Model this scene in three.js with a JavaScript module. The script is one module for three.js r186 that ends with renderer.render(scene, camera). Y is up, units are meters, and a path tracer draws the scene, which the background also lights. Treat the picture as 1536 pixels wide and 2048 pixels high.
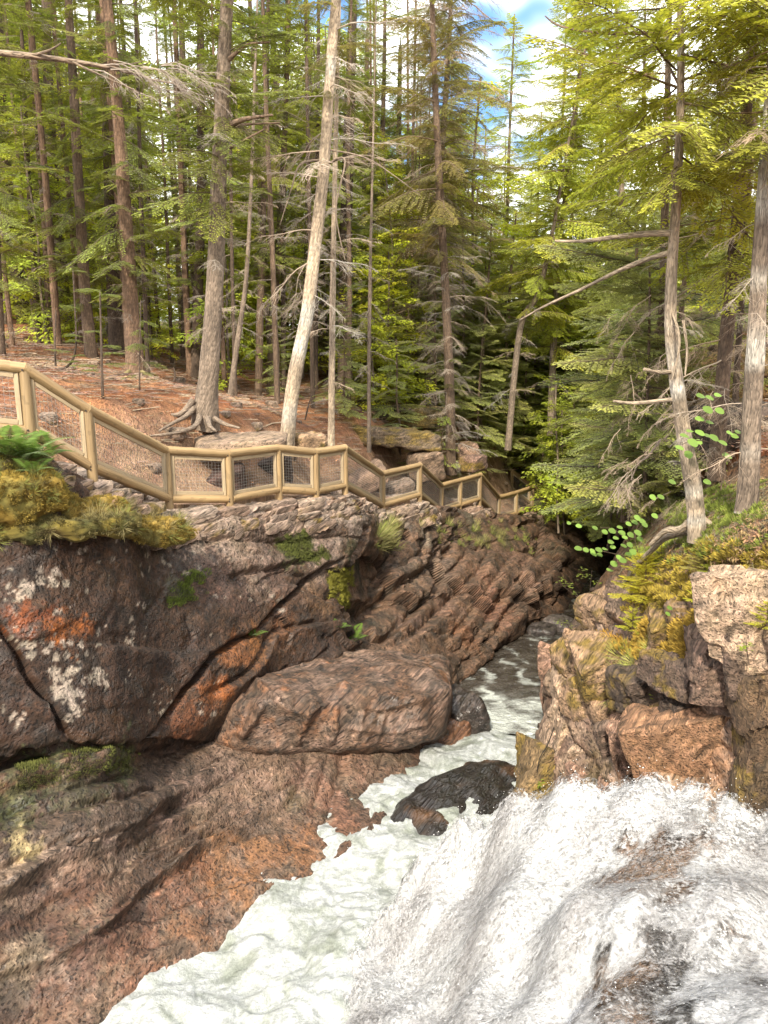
import * as THREE from 'three';
import { ImprovedNoise } from 'three/addons/math/ImprovedNoise.js';
import { toCreasedNormals } from 'three/addons/utils/BufferGeometryUtils.js';

// ---------------------------------------------------------------- camera, sky, sun, exposure
const scene = new THREE.Scene();
const FOV = 66, PITCH = -12.4 * Math.PI / 180, EYE = new THREE.Vector3(0, 10, 0);
const camera = new THREE.PerspectiveCamera(FOV, 0.75, 0.1, 900);
camera.position.copy(EYE);
camera.rotation.set(PITCH, 0, 0);

const renderer = new THREE.WebGLRenderer({ antialias: true });
renderer.toneMapping = THREE.LinearToneMapping;
renderer.toneMappingExposure = 2.4;
renderer.shadowMap.enabled = true;

const SUN = new THREE.Vector3(-0.2, 0.64, 0.74).normalize();
const sun = new THREE.DirectionalLight(new THREE.Color(1.0, 0.90, 0.73), 3.3);
sun.position.copy(SUN).multiplyScalar(120);
sun.castShadow = true;
sun.shadow.radius = 9;
sun.shadow.mapSize.set(4096, 4096);
Object.assign(sun.shadow.camera, { left: -60, right: 60, top: 60, bottom: -60, near: 1, far: 260 });
scene.add(sun, sun.target);

const perlin = new ImprovedNoise();
const N3 = (x, y, z) => perlin.noise(x, y, z);
function fbm(x, y, z, oct = 4, gain = 0.5) {
  let s = 0, a = 1, t = 0;
  for (let i = 0; i < oct; i++) { s += a * N3(x, y, z); t += a; a *= gain; x = x * 2.03 + 7.1; y = y * 2.03 + 3.7; z = z * 2.03 + 5.3; }
  return s / t;
}
const ridged = (x, y, z, oct = 3) => { let s = 0, a = 1, t = 0; for (let i = 0; i < oct; i++) { s += a * (1 - 2 * Math.abs(N3(x, y, z))); t += a; a *= 0.5; x = x * 2.1 + 3; y = y * 2.1 + 5; z = z * 2.1 + 9; } return s / t; };
// value of the nearest scattered cell: blocky, jointed relief
function cells(x, y, z) {
  const xi = Math.floor(x), yi = Math.floor(y), zi = Math.floor(z); let b1 = 9, b2 = 9, val = 0;
  for (let i = -1; i <= 1; i++) for (let j = -1; j <= 1; j++) for (let k = -1; k <= 1; k++) {
    let h = Math.imul(xi + i, 374761393) ^ Math.imul(yi + j, 668265263) ^ Math.imul(zi + k, 2147483647 ^ 0x5bd1e995); h = Math.imul(h ^ (h >>> 13), 1274126177); h ^= h >>> 16;
    const dx = xi + i + (h & 255) / 255 - x, dy = yi + j + ((h >>> 8) & 255) / 255 - y, dz = zi + k + ((h >>> 16) & 255) / 255 - z, d = dx * dx + dy * dy + dz * dz;
    if (d < b1) { b2 = b1; b1 = d; val = ((h >>> 5) & 1023) / 1023; } else if (d < b2) b2 = d;
  }
  return [val, Math.sqrt(b2) - Math.sqrt(b1)];
}
const clamp = (x, a = 0, b = 1) => Math.min(b, Math.max(a, x));
const sm = (a, b, x) => { const t = clamp((x - a) / (b - a)); return t * t * (3 - 2 * t); };
const lerp = (a, b, t) => a + (b - a) * t;
function rng(seed) { let s = seed | 0; return () => { s = (s + 0x6d2b79f5) | 0; let t = Math.imul(s ^ (s >>> 15), 1 | s); t = (t + Math.imul(t ^ (t >>> 7), 61 | t)) ^ t; return ((t ^ (t >>> 14)) >>> 0) / 4294967296; }; }
const V = (x, y, z) => new THREE.Vector3(x, y, z);

// a broken cloud deck with clear blue holes, the same in every direction
{
  const W = 1024, H = 512, d = new Float32Array(W * H * 4);
  for (let j = 0; j < H; j++) for (let i = 0; i < W; i++) {
    const el = ((j + 0.5) / H - 0.5) * Math.PI, az = ((i + 0.5) / W - 0.5) * 2 * Math.PI;
    const x = Math.cos(el) * Math.cos(az), y = Math.sin(el), z = Math.cos(el) * Math.sin(az);
    const n = fbm(x * 3.1 + 4.2, y * 4.6 + 1.3, z * 3.1 + 8.35, 5, 0.55);
    const c = sm(-0.28, -0.07, n), k = sm(0.0, 0.9, Math.max(y, 0));
    const f = 1.55 + 0.6 * n;
    const cl = [f * 1.0, f * 0.985, f * 0.96], bl = [lerp(0.17, 0.07, k), lerp(0.34, 0.2, k), lerp(0.62, 0.5, k)];
    const o = (j * W + i) * 4;
    for (let q = 0; q < 3; q++) d[o + q] = lerp(bl[q], cl[q], c) * (y < -0.02 ? 0.45 : 1);
    d[o + 3] = 1;
  }
  const t = new THREE.DataTexture(d, W, H, THREE.RGBAFormat, THREE.FloatType);
  t.mapping = THREE.EquirectangularReflectionMapping;
  t.magFilter = t.minFilter = THREE.LinearFilter;
  t.needsUpdate = true;
  scene.background = t;
  scene.environment = t;
}

// ---------------------------------------------------------------- surveying helpers
const FPX = 1024 / Math.tan(FOV * Math.PI / 360);            // photo pixels (1536 x 2048) per unit tangent
const cp = Math.cos(PITCH), sp = Math.sin(PITCH);
function at(px, py, d) {                                      // the point of sight (px, py) that stands d metres ahead
  const xc = (px - 768) / FPX, yc = -(py - 1024) / FPX;
  const y = yc * cp + sp, z = yc * sp - cp;
  return V(EYE.x + xc * d / -z, EYE.y + y * d / -z, -d);
}
function atLevel(px, py, level) {                             // the point of sight (px, py) on the level y = level
  const yc = -(py - 1024) / FPX, y = yc * cp + sp, z = yc * sp - cp;
  return at(px, py, (level - EYE.y) / y * -z);
}
function project(p) {
  const x = p.x - EYE.x, y = p.y - EYE.y, z = p.z - EYE.z;
  const yc = y * cp + z * sp, zc = -y * sp + z * cp;
  return [768 + FPX * x / -zc, 1024 - FPX * yc / -zc];
}

// ---------------------------------------------------------------- naming
const taken = new Map();
function numbered(name) { const n = taken.get(name) ?? 0; taken.set(name, n + 1); return n ? name + '_' + String(n).padStart(3, '0') : name; }
function tag(o, label, category, group, kind) {
  if (label) o.userData.label = label;
  if (category) o.userData.category = category;
  if (group) o.userData.group = group;
  if (kind) o.userData.kind = kind;
  return o;
}
function mesh(name, geo, mat, parent) {
  const m = new THREE.Mesh(geo, mat); m.castShadow = m.receiveShadow = true;
  m.name = parent ? name : numbered(name); (parent ?? scene).add(m); return m;
}
function base(name, pos) { const g = new THREE.Group(); g.name = numbered(name); if (pos) g.position.copy(pos); scene.add(g); return g; }

// ---------------------------------------------------------------- geometry buffer
class GB {
  constructor() { this.p = []; this.n = []; this.c = []; this.u = []; this.i = []; }
  get count() { return this.p.length / 3; }
  v(p, n, c, u = 0, w = 0) { this.p.push(p.x, p.y, p.z); this.n.push(n.x, n.y, n.z); this.c.push(c[0], c[1], c[2]); this.u.push(u, w); return this.count - 1; }
  quad(a, b, c, d) { this.i.push(a, b, c, a, c, d); }
  tri(a, b, c) { this.i.push(a, b, c); }
  tube(pts, radii, sides, color, { cap = false, uvScale = 1, bump = null } = {}) {
    let prev = null, len = 0; const rows = [];
    const T = V(), A = V(), B = V(), n = V(), q = V();
    for (let k = 0; k < pts.length; k++) {
      T.subVectors(pts[Math.min(k + 1, pts.length - 1)], pts[Math.max(k - 1, 0)]).normalize();
      if (!prev) prev = Math.abs(T.y) < 0.9 ? V(0, 1, 0) : V(1, 0, 0);
      A.copy(prev).addScaledVector(T, -prev.dot(T)).normalize(); B.crossVectors(T, A); prev = A.clone();
      if (k) len += pts[k].distanceTo(pts[k - 1]);
      const row = [], r = typeof radii === 'function' ? radii(k / (pts.length - 1)) : Array.isArray(radii) ? radii[k] : radii;
      const col = typeof color === 'function' ? color(k / (pts.length - 1)) : color;
      for (let s = 0; s <= sides; s++) {
        const a = s / sides * Math.PI * 2; n.copy(A).multiplyScalar(Math.cos(a)).addScaledVector(B, Math.sin(a));
        const rr = bump ? r * bump(k, s % sides, a) : r;
        q.copy(pts[k]).addScaledVector(n, rr);
        row.push(this.v(q, n, col, s / sides * Math.PI * 2 * Math.max(r, 0.02) * uvScale, len * uvScale));
      }
      rows.push(row);
    }
    for (let k = 0; k + 1 < rows.length; k++) for (let s = 0; s < sides; s++) this.quad(rows[k][s], rows[k][s + 1], rows[k + 1][s + 1], rows[k + 1][s]);
    if (cap) for (const k of [0, rows.length - 1]) {
      T.subVectors(pts[k ? k : 1], pts[k ? k - 1 : 0]).normalize().multiplyScalar(k ? 1 : -1);
      const col = typeof color === 'function' ? color(k ? 1 : 0) : color, c0 = this.v(pts[k], T, col), ring = rows[k].map((i) => this.v(V(this.p[i * 3], this.p[i * 3 + 1], this.p[i * 3 + 2]), T, col, 0, 0));
      for (let s = 0; s < sides; s++) k ? this.tri(c0, ring[s], ring[s + 1]) : this.tri(c0, ring[s + 1], ring[s]);
    }
  }
  build({ color = true, normals = false } = {}) {
    const g = new THREE.BufferGeometry();
    g.setAttribute('position', new THREE.Float32BufferAttribute(this.p, 3));
    g.setAttribute('normal', new THREE.Float32BufferAttribute(this.n, 3));
    if (color) g.setAttribute('color', new THREE.Float32BufferAttribute(this.c, 3));
    g.setAttribute('uv', new THREE.Float32BufferAttribute(this.u, 2));
    g.setIndex(this.i);
    if (normals) g.computeVertexNormals();
    return g;
  }
}

// ---------------------------------------------------------------- tileable textures
function tile(period, seed, py = period) {
  const r = rng(seed), a = new Float32Array(period * py); for (let i = 0; i < a.length; i++) a[i] = r();
  return (u, v) => { const x = u * period, y = v * py, x0 = Math.floor(x), y0 = Math.floor(y), fx = x - x0, fy = y - y0, sx = fx * fx * (3 - 2 * fx), sy = fy * fy * (3 - 2 * fy);
    const m = (i, j) => a[(((j % py) + py) % py) * period + ((i % period) + period) % period];
    return lerp(lerp(m(x0, y0), m(x0 + 1, y0), sx), lerp(m(x0, y0 + 1), m(x0 + 1, y0 + 1), sx), sy); };
}
function texture(size, f, srgb) {
  const d = new Uint8Array(size * size * 4);
  for (let j = 0; j < size; j++) for (let i = 0; i < size; i++) {
    const c = f((i + 0.5) / size, (j + 0.5) / size), o = (j * size + i) * 4;
    for (let q = 0; q < 3; q++) { let x = Array.isArray(c) ? c[q] : c; x = clamp(x); if (srgb) x = x <= 0.0031308 ? x * 12.92 : 1.055 * Math.pow(x, 1 / 2.4) - 0.055; d[o + q] = Math.round(x * 255); }
    d[o + 3] = 255;
  }
  const t = new THREE.DataTexture(d, size, size, THREE.RGBAFormat);
  t.wrapS = t.wrapT = THREE.RepeatWrapping; t.magFilter = THREE.LinearFilter; t.minFilter = THREE.LinearMipmapLinearFilter; t.generateMipmaps = true;
  if (srgb) t.colorSpace = THREE.SRGBColorSpace;
  t.needsUpdate = true; return t;
}
const rep = (t, x, y = x) => { const c = t.clone(); c.repeat.set(x, y); c.needsUpdate = true; return c; };

const TX = {};
{
  const a = tile(8, 1), b = tile(24, 2), c = tile(80, 3), e = tile(200, 4), f = tile(140, 5), h = tile(48, 6);
  const grain = (u, v) => 0.16 * a(u, v) + 0.2 * b(u, v) + 0.26 * c(u, v) + 0.22 * e(u, v) + 0.16 * h(u, v);
  const pit = tile(64, 7), fleck = tile(56, 8), cl = tile(14, 9);
  TX.rock = texture(1024, (u, v) => {                       // granite: feldspar, quartz and dark mica grains, pits and crusts of pale lichen
    const g = grain(u, v), m = f(u + 0.31, v + 0.17), q = cl(u, v);
    let k = 0.46 + 0.75 * (g - 0.5) + 0.22 * (b(u, v) - 0.5);
    k *= 1 - 0.55 * sm(0.66, 0.8, pit(u, v)) * (0.4 + q); if (m > 0.74) k *= 0.7;
    k *= 1 + 0.75 * sm(0.7, 0.84, fleck(u, v) * 0.8 + 0.2 * h(u + 0.4, v)) * (1.2 - q);
    return [k, k * (0.97 - 0.05 * b(u, v)), k * (0.95 - 0.08 * a(u, v))];
  }, true);
  TX.rockBump = texture(512, (u, v) => { const m = f(u + 0.31, v + 0.17); return clamp(0.16 * a(u, v) + 0.26 * b(u, v) + 0.2 * h(u, v) + 0.26 * c(u, v) + 0.2 - 0.3 * sm(0.66, 0.8, pit(u, v)) - (m > 0.78 ? 0.1 : 0)); }, false);
  TX.rockRough = texture(256, (u, v) => clamp(0.52 + 0.5 * b(u, v) + 0.3 * (a(u, v) - 0.5)), false);
}
{
  const a = tile(10, 11, 4), b = tile(28, 12, 9), c = tile(64, 13, 30), e = tile(9, 14, 9), k = tile(128, 15, 90);
  const h = (u, v) => { const w = u + 0.03 * (e(u, v) - 0.5), r = Math.abs(2 * b(w, v) - 1), q = Math.abs(2 * a(w, v) - 1); return clamp(0.5 * Math.pow(r, 0.6) + 0.3 * Math.pow(q, 0.5) + 0.3 * c(u, v) - 0.05); };
  TX.bark = texture(512, (u, v) => { const x = h(u, v), l = e(u + 0.4, v + 0.2) > 0.66 ? 0.22 : 0, y = clamp(0.12 + 0.72 * x + l * k(u, v)); return [y, y * 0.96, y * 0.93]; }, true);
  TX.barkBump = texture(512, h, false);
}
{
  const a = tile(36, 21, 3), b = tile(120, 22, 8), c = tile(6, 23, 2), k = tile(20, 24, 20);
  TX.wood = texture(512, (u, v) => { const g = 0.45 * a(u, v) + 0.3 * b(u, v) + 0.25 * c(u, v), s = k(u, v) > 0.84 ? 0.8 : 1, x = clamp(0.56 + 0.55 * (g - 0.4)) * s; return [x, x * 0.95, x * 0.88]; }, true);
  TX.woodBump = texture(256, (u, v) => 0.6 * a(u, v) + 0.4 * b(u, v), false);
}
{
  const a = tile(12, 31), b = tile(40, 32), c = tile(110, 33), d2 = tile(200, 34), e = tile(70, 35, 22), f = tile(22, 36, 70);
  TX.litter = texture(512, (u, v) => {                      // needles, twigs, leaf scraps
    let k = 0.35 + 0.3 * b(u, v) + 0.3 * c(u, v) + 0.12 * a(u, v); const p = e(u, v), q = f(u + 0.3, v);
    if (p > 0.83) k *= 1.45; if (q > 0.83) k *= 1.35; if (d2(u, v) > 0.75) k *= 0.6;
    return [k, k * (0.9 + 0.12 * b(u + 0.2, v)), k * (0.85 + 0.15 * c(u, v + 0.4))];
  }, true);
  TX.litterBump = texture(512, (u, v) => clamp(0.3 * b(u, v) + 0.4 * c(u, v) + (e(u, v) > 0.8 ? 0.3 : 0)), false);
}
{
  const a = tile(10, 41), b = tile(30, 42), c = tile(90, 43), d2 = tile(200, 44);
  const r = (u, v) => { const x = u + 0.04 * (a(u, v) - 0.5), y = v + 0.04 * (a(v, u) - 0.5); return 1 - Math.abs(2 * b(x, y) - 1); };
  const r2 = (u, v) => { const x = u + 0.02 * (b(u, v) - 0.5), y = v + 0.02 * (b(v, u) - 0.5); return 1 - Math.abs(2 * c(x, y) - 1); };
  TX.foamBump = texture(512, (u, v) => clamp(0.42 * Math.pow(r(u, v), 2) + 0.42 * Math.pow(r2(u, v), 2) + 0.2 * d2(u, v)), false);
  TX.foam = texture(512, (u, v) => { const k = clamp(0.72 + 0.16 * Math.pow(r(u, v), 3) + 0.2 * Math.pow(r2(u, v), 2) - 0.1 * d2(u, v)); return [k, k, k]; }, true);
  TX.foamAlpha = texture(512, (u, v) => clamp(0.5 + 0.5 * Math.pow(r(u, v), 2) + 0.4 * Math.pow(r2(u, v), 2) - 0.12 * d2(u, v)), false);
}

{
  const a = tile(34, 51, 44), b = tile(84, 52, 100), c = tile(9, 53, 12), d2 = tile(170, 54, 180);
  const w = (u, v) => { const x = u + 0.05 * (c(u, v) - 0.5), y = v + 0.05 * (c(v, u) - 0.5); return 0.4 * a(x, y) + 0.38 * b(x, y) + 0.22 * d2(u, v); };
  TX.spray = texture(512, (u, v) => clamp(0.38 + 1.25 * (w(u, v) - 0.12) * (0.7 + 0.6 * c(u, v))), false);
  TX.veil = texture(512, (u, v) => clamp(3.2 * (w(u + 0.37, v + 0.21) - 0.48) * (0.5 + c(u + 0.3, v))), false);
  TX.sprayColor = texture(512, (u, v) => { const k = clamp(0.78 + 0.42 * (w(u + 0.11, v + 0.7) - 0.4)); return [k, k, k]; }, true);
}

// ---------------------------------------------------------------- materials
const std = (o) => new THREE.MeshStandardMaterial(o);
const M = {
  rock: std({ name: 'granite', vertexColors: true, map: rep(TX.rock, 0.55), bumpMap: rep(TX.rockBump, 0.55), bumpScale: 0.03, roughnessMap: rep(TX.rockRough, 0.4), roughness: 0.95 }),
  wet: std({ name: 'wet granite', vertexColors: true, map: rep(TX.rock, 0.7), bumpMap: rep(TX.rockBump, 0.7), bumpScale: 0.03, roughness: 0.28 }),
  stone: std({ name: 'stone', vertexColors: true, map: rep(TX.rock, 0.9), bumpMap: rep(TX.rockBump, 0.9), bumpScale: 0.026, roughness: 0.92 }),
  ground: std({ name: 'forest floor', vertexColors: true, map: rep(TX.litter, 0.5), bumpMap: rep(TX.litterBump, 0.5), bumpScale: 0.05, roughness: 1 }),
  bark: std({ name: 'bark', vertexColors: true, map: rep(TX.bark, 1.9, 1.0), bumpMap: rep(TX.barkBump, 1.9, 1.0), bumpScale: 0.025, roughness: 0.95 }),
  twig: std({ name: 'twig', vertexColors: true, roughness: 0.9 }),
  log: std({ name: 'peeled log', vertexColors: true, map: rep(TX.wood, 0.8, 0.5), bumpMap: rep(TX.woodBump, 0.8, 0.5), bumpScale: 0.006, roughness: 0.62 }),
  board: std({ name: 'weathered board', vertexColors: true, map: rep(TX.wood, 2, 0.6), bumpMap: rep(TX.woodBump, 2, 0.6), bumpScale: 0.003, roughness: 0.85 }),
  wire: std({ name: 'galvanised wire', color: new THREE.Color().setRGB(0.32, 0.31, 0.29), metalness: 0.5, roughness: 0.55 }),
  bolt: std({ name: 'bolt', color: new THREE.Color().setRGB(0.06, 0.05, 0.045), metalness: 0.7, roughness: 0.5 }),
  leaf: new THREE.MeshPhysicalMaterial({ name: 'leaf', vertexColors: true, roughness: 0.9, transmission: 0.5, thickness: 0, side: THREE.DoubleSide, specularIntensity: 0.2 }),
  moss: std({ name: 'moss', vertexColors: true, roughness: 1, side: THREE.DoubleSide }),
  foam: std({ name: 'white water', vertexColors: true, map: rep(TX.foam, 0.5), bumpMap: rep(TX.foamBump, 0.6), bumpScale: 0.008, roughness: 0.6 }),
  stream: std({ name: 'stream water', vertexColors: true, roughness: 0.09, bumpMap: rep(TX.foamBump, 0.35), bumpScale: 0.03 }),
  sheet: std({ name: 'falling water', vertexColors: true, map: TX.sprayColor, alphaMap: TX.spray, transparent: true, bumpMap: TX.spray, bumpScale: 0.012, roughness: 0.6 }),
  veil: std({ name: 'spray veil', vertexColors: true, alphaMap: TX.veil, transparent: true, roughness: 0.7 }),
  drop: std({ name: 'droplet', color: new THREE.Color().setRGB(0.86, 0.87, 0.88), roughness: 0.25 }),
};

// ---------------------------------------------------------------- lofted rock faces
const cr = (a, b, c, d, t) => 0.5 * (2 * b + (c - a) * t + (2 * a - 5 * b + 4 * c - d) * t * t + (3 * b - a - 3 * c + d) * t * t * t);
function crPoint(list, f) {
  const n = list.length - 1, k = Math.min(Math.floor(f), n - 1), t = f - k, g = (i) => list[clamp(i, 0, n)];
  const a = g(k - 1), b = g(k), c = g(k + 1), d = g(k + 2);
  return V(cr(a.x, b.x, c.x, d.x, t), cr(a.y, b.y, c.y, d.y, t), cr(a.z, b.z, c.z, d.z, t));
}
// cols: array of columns, each an array of points from top to bottom
class Loft {
  constructor(cols, nu, nv, warpV = (t) => t) {
    this.nu = nu; this.nv = nv; this.P = new Float32Array((nu + 1) * (nv + 1) * 3);
    const dense = cols.map((c) => { const o = []; for (let j = 0; j <= nv; j++) o.push(crPoint(c, warpV(j / nv) * (c.length - 1))); return o; });
    for (let j = 0; j <= nv; j++) { const row = dense.map((c) => c[j]); for (let i = 0; i <= nu; i++) crPoint(row, i / nu * (cols.length - 1)).toArray(this.P, (j * (nu + 1) + i) * 3); }
    this.N = this.normals(this.P);
  }
  normals(P) {
    const { nu, nv } = this, N = new Float32Array(P.length), w = nu + 1, a = V(), b = V(), at3 = (i, j, o) => o.fromArray(P, (j * w + i) * 3), q = V();
    for (let j = 0; j <= nv; j++) for (let i = 0; i <= nu; i++) {
      at3(Math.min(i + 1, nu), j, a); at3(Math.max(i - 1, 0), j, q); a.sub(q);
      at3(i, Math.min(j + 1, nv), b); at3(i, Math.max(j - 1, 0), q); b.sub(q);
      b.cross(a).normalize().toArray(N, (j * w + i) * 3);
    }
    return N;
  }
  pick(px, py) {                                              // the vertex seen nearest to a sight
    if (!this.S) { this.S = new Float32Array(this.P.length / 3 * 2); const p = V(); for (let k = 0; k < this.P.length / 3; k++) { const s = project(p.fromArray(this.P, k * 3)); this.S[k * 2] = s[0]; this.S[k * 2 + 1] = s[1]; } }
    let best = 1e9, at_ = 0;
    for (let k = 0; k < this.S.length / 2; k++) { const dx = this.S[k * 2] - px, dy = this.S[k * 2 + 1] - py, d = dx * dx + dy * dy; if (d < best) { best = d; at_ = k; } }
    return at_;
  }
  point(px, py) { return V().fromArray(this.P, this.pick(px, py) * 3); }
  displace(f) {
    const p = V(), n = V(), out = new Float32Array(this.P.length);
    for (let k = 0; k < this.P.length / 3; k++) { p.fromArray(this.P, k * 3); n.fromArray(this.N, k * 3); const h = f(p, n, k); out[k * 3] = p.x + n.x * h; out[k * 3 + 1] = p.y + n.y * h; out[k * 3 + 2] = p.z + n.z * h; }
    this.D = out; this.DN = this.normals(out); return this;
  }
  surface(px, py) { const k = this.pick(px, py); return { p: V().fromArray(this.D ?? this.P, k * 3), n: V().fromArray(this.DN ?? this.N, k * 3) }; }
  geometry(color, uv) {
    const { nu, nv, D } = this, count = D.length / 3, C = new Float32Array(D.length), U = new Float32Array(count * 2), p = V(), I = [];
    for (let k = 0; k < count; k++) { p.fromArray(D, k * 3); const c = color(p, k); C.set(c, k * 3); U.set(uv(p), k * 2); }
    for (let j = 0; j < nv; j++) for (let i = 0; i < nu; i++) { const a = j * (nu + 1) + i, b = a + 1, c = a + nu + 1, d = c + 1; I.push(a, c, b, b, c, d); }
    const g = new THREE.BufferGeometry();
    g.setAttribute('position', new THREE.BufferAttribute(D, 3)); g.setAttribute('normal', new THREE.BufferAttribute(this.DN, 3));
    g.setAttribute('color', new THREE.BufferAttribute(C, 3)); g.setAttribute('uv', new THREE.BufferAttribute(U, 2)); g.setIndex(I); return g;
  }
}
// grooves, ledges: polylines on a surface
class Feature {
  constructor(pts, { depth = 0.1, w = 0.05, step = 0, range = 0.5, up = V(0, 1, 0) }) {
    Object.assign(this, { pts, depth, w, step, range, up }); const b = new THREE.Box3().setFromPoints(pts).expandByScalar(Math.max(w * 3, step ? range * 2.5 : 0)); this.box = b;
  }
  at(p, wob) {
    if (!this.box.containsPoint(p)) return 0;
    let best = 1e9, side = 0, end = 0;
    for (let k = 0; k + 1 < this.pts.length; k++) {
      const a = this.pts[k], b = this.pts[k + 1], ax = b.x - a.x, ay = b.y - a.y, az = b.z - a.z, l2 = ax * ax + ay * ay + az * az;
      let t = ((p.x - a.x) * ax + (p.y - a.y) * ay + (p.z - a.z) * az) / l2; t = clamp(t);
      const dx = p.x - a.x - ax * t, dy = p.y - a.y - ay * t, dz = p.z - a.z - az * t, d = dx * dx + dy * dy + dz * dz;
      if (d < best) { best = d; side = dy + wob * 0; end = (k + t) / (this.pts.length - 1); }
    }
    const r = Math.sqrt(best), fade = Math.min(1, Math.min(end, 1 - end) * 8 + 0.15), rr = r + wob * this.w;
    let h = -this.depth * Math.exp(-rr * rr / (this.w * this.w)) * fade;
    if (this.step) { const s = side > 0 ? -1 : 1; h += this.step * (0.5 + 0.5 * s * (1 - Math.exp(-r / (this.w * 0.8)))) * Math.exp(-r / this.range) * fade; }
    return h;
  }
}
// a stone: a rounded box pushed into shape by eight corners, noise and chips
function stoneGeometry(corner, { seg = 12, round = 0.25, rough = 0.03, freq = 2.5, seed = 1, color, uvDir = null, feats = [], crease = 0, facet = 0 }) {
  const P = [], I = [], key = new Map(), r = rng(seed), ox = r() * 50, oy = r() * 50, oz = r() * 50;
  const dims = Array.isArray(seg) ? seg : [seg, seg, seg];
  const put = (i, j, k) => { const id = (i * 4096 + j) * 4096 + k; if (key.has(id)) return key.get(id);
    let x = i / dims[0] * 2 - 1, y = j / dims[1] * 2 - 1, z = k / dims[2] * 2 - 1;
    const q = round < 0.06 ? 16 : 8 - 6.5 * round, l = Math.pow(Math.abs(x) ** q + Math.abs(y) ** q + Math.abs(z) ** q, 1 / q); x /= l; y /= l; z /= l;
    const p = corner(x, y, z); P.push(p.x, p.y, p.z); key.set(id, P.length / 3 - 1); return P.length / 3 - 1; };
  const face = (f, a, b) => { for (let i = 0; i < a; i++) for (let j = 0; j < b; j++) { const q = [f(i, j), f(i + 1, j), f(i + 1, j + 1), f(i, j + 1)]; I.push(q[0], q[1], q[2], q[0], q[2], q[3]); } };
  const [A, B, C] = dims;
  face((i, j) => put(i, j, C), A, B); face((i, j) => put(A - i, j, 0), A, B);
  face((i, j) => put(A, j, C - i), C, B); face((i, j) => put(0, j, i), C, B);
  face((i, j) => put(i, B, C - j), A, C); face((i, j) => put(i, 0, j), A, C);
  const g = new THREE.BufferGeometry(); g.setAttribute('position', new THREE.Float32BufferAttribute(P, 3)); g.setIndex(I); g.computeVertexNormals();
  const n = g.attributes.normal, p = V();
  for (let k = 0; k < P.length / 3; k++) {
    p.fromArray(P, k * 3);
    let h = rough * (fbm(p.x * freq + ox, p.y * freq + oy, p.z * freq + oz, 4) * 2.2 + 0.6 * Math.abs(fbm(p.x * freq * 0.7 + oz, p.y * freq * 0.7, p.z * freq * 0.7 + ox, 3)) * 2);
    if (facet) { const w = 0.3 * N3(p.x * 2 + ox, p.y * 2, p.z * 2), c1 = cells(p.x * 2.1 + ox + w, p.y * 1.7 + oy, p.z * 2.1 + oz + w), c2 = cells(p.x * 5 + oy, p.y * 4.2 + ox + w, p.z * 5); h += facet * ((c1[0] - 0.7) * 1.0 - 0.35 * Math.exp(-c1[1] * 14) + 0.35 * (c2[0] - 0.5)); }
    for (const f of feats) h += f.at(p, fbm(p.x * 6, p.y * 6, p.z * 6, 2) * 0.6);
    P[k * 3] += n.getX(k) * h; P[k * 3 + 1] += n.getY(k) * h; P[k * 3 + 2] += n.getZ(k) * h;
  }
  g.setAttribute('position', new THREE.Float32BufferAttribute(P, 3)); g.computeVertexNormals();
  const C3 = new Float32Array(P.length), U = new Float32Array(P.length / 3 * 2);
  for (let k = 0; k < P.length / 3; k++) { p.fromArray(P, k * 3); C3.set(color(p), k * 3); U[k * 2] = p.x * 0.8 + p.z * 0.6; U[k * 2 + 1] = p.y + p.z * 0.45; }
  g.setAttribute('color', new THREE.BufferAttribute(C3, 3)); g.setAttribute('uv', new THREE.BufferAttribute(U, 2));
  return crease ? toCreasedNormals(g, crease) : g;
}
const boxCorners = (c, [w, h, d], e, seed, jit = 0.14) => {          // irregular six-sided block round c
  const r = rng(seed), q = new THREE.Quaternion().setFromEuler(e), K = []; for (let i = 0; i < 8; i++) K.push(V(((i & 1) ? 1 : -1) * w / 2 * (1 + (r() - 0.5) * jit * 2), ((i & 2) ? 1 : -1) * h / 2 * (1 + (r() - 0.5) * jit * 2), ((i & 4) ? 1 : -1) * d / 2 * (1 + (r() - 0.5) * jit * 2)));
  return (x, y, z) => { const o = V(0, 0, 0); for (let i = 0; i < 8; i++) o.addScaledVector(K[i], (0.5 + (i & 1 ? x : -x) / 2) * (0.5 + (i & 2 ? y : -y) / 2) * (0.5 + (i & 4 ? z : -z) / 2)); return o.applyQuaternion(q).add(c); };
};
const hexCorners = (K) => (x, y, z) => { const o = V(0, 0, 0); for (let i = 0; i < 8; i++) o.addScaledVector(K[i], (0.5 + (i & 1 ? x : -x) / 2) * (0.5 + (i & 2 ? y : -y) / 2) * (0.5 + (i & 4 ? z : -z) / 2)); return o; };
const mix3 = (a, b, t) => [lerp(a[0], b[0], t), lerp(a[1], b[1], t), lerp(a[2], b[2], t)];
const mul3 = (a, k) => [a[0] * k, a[1] * k, a[2] * k];

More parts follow.
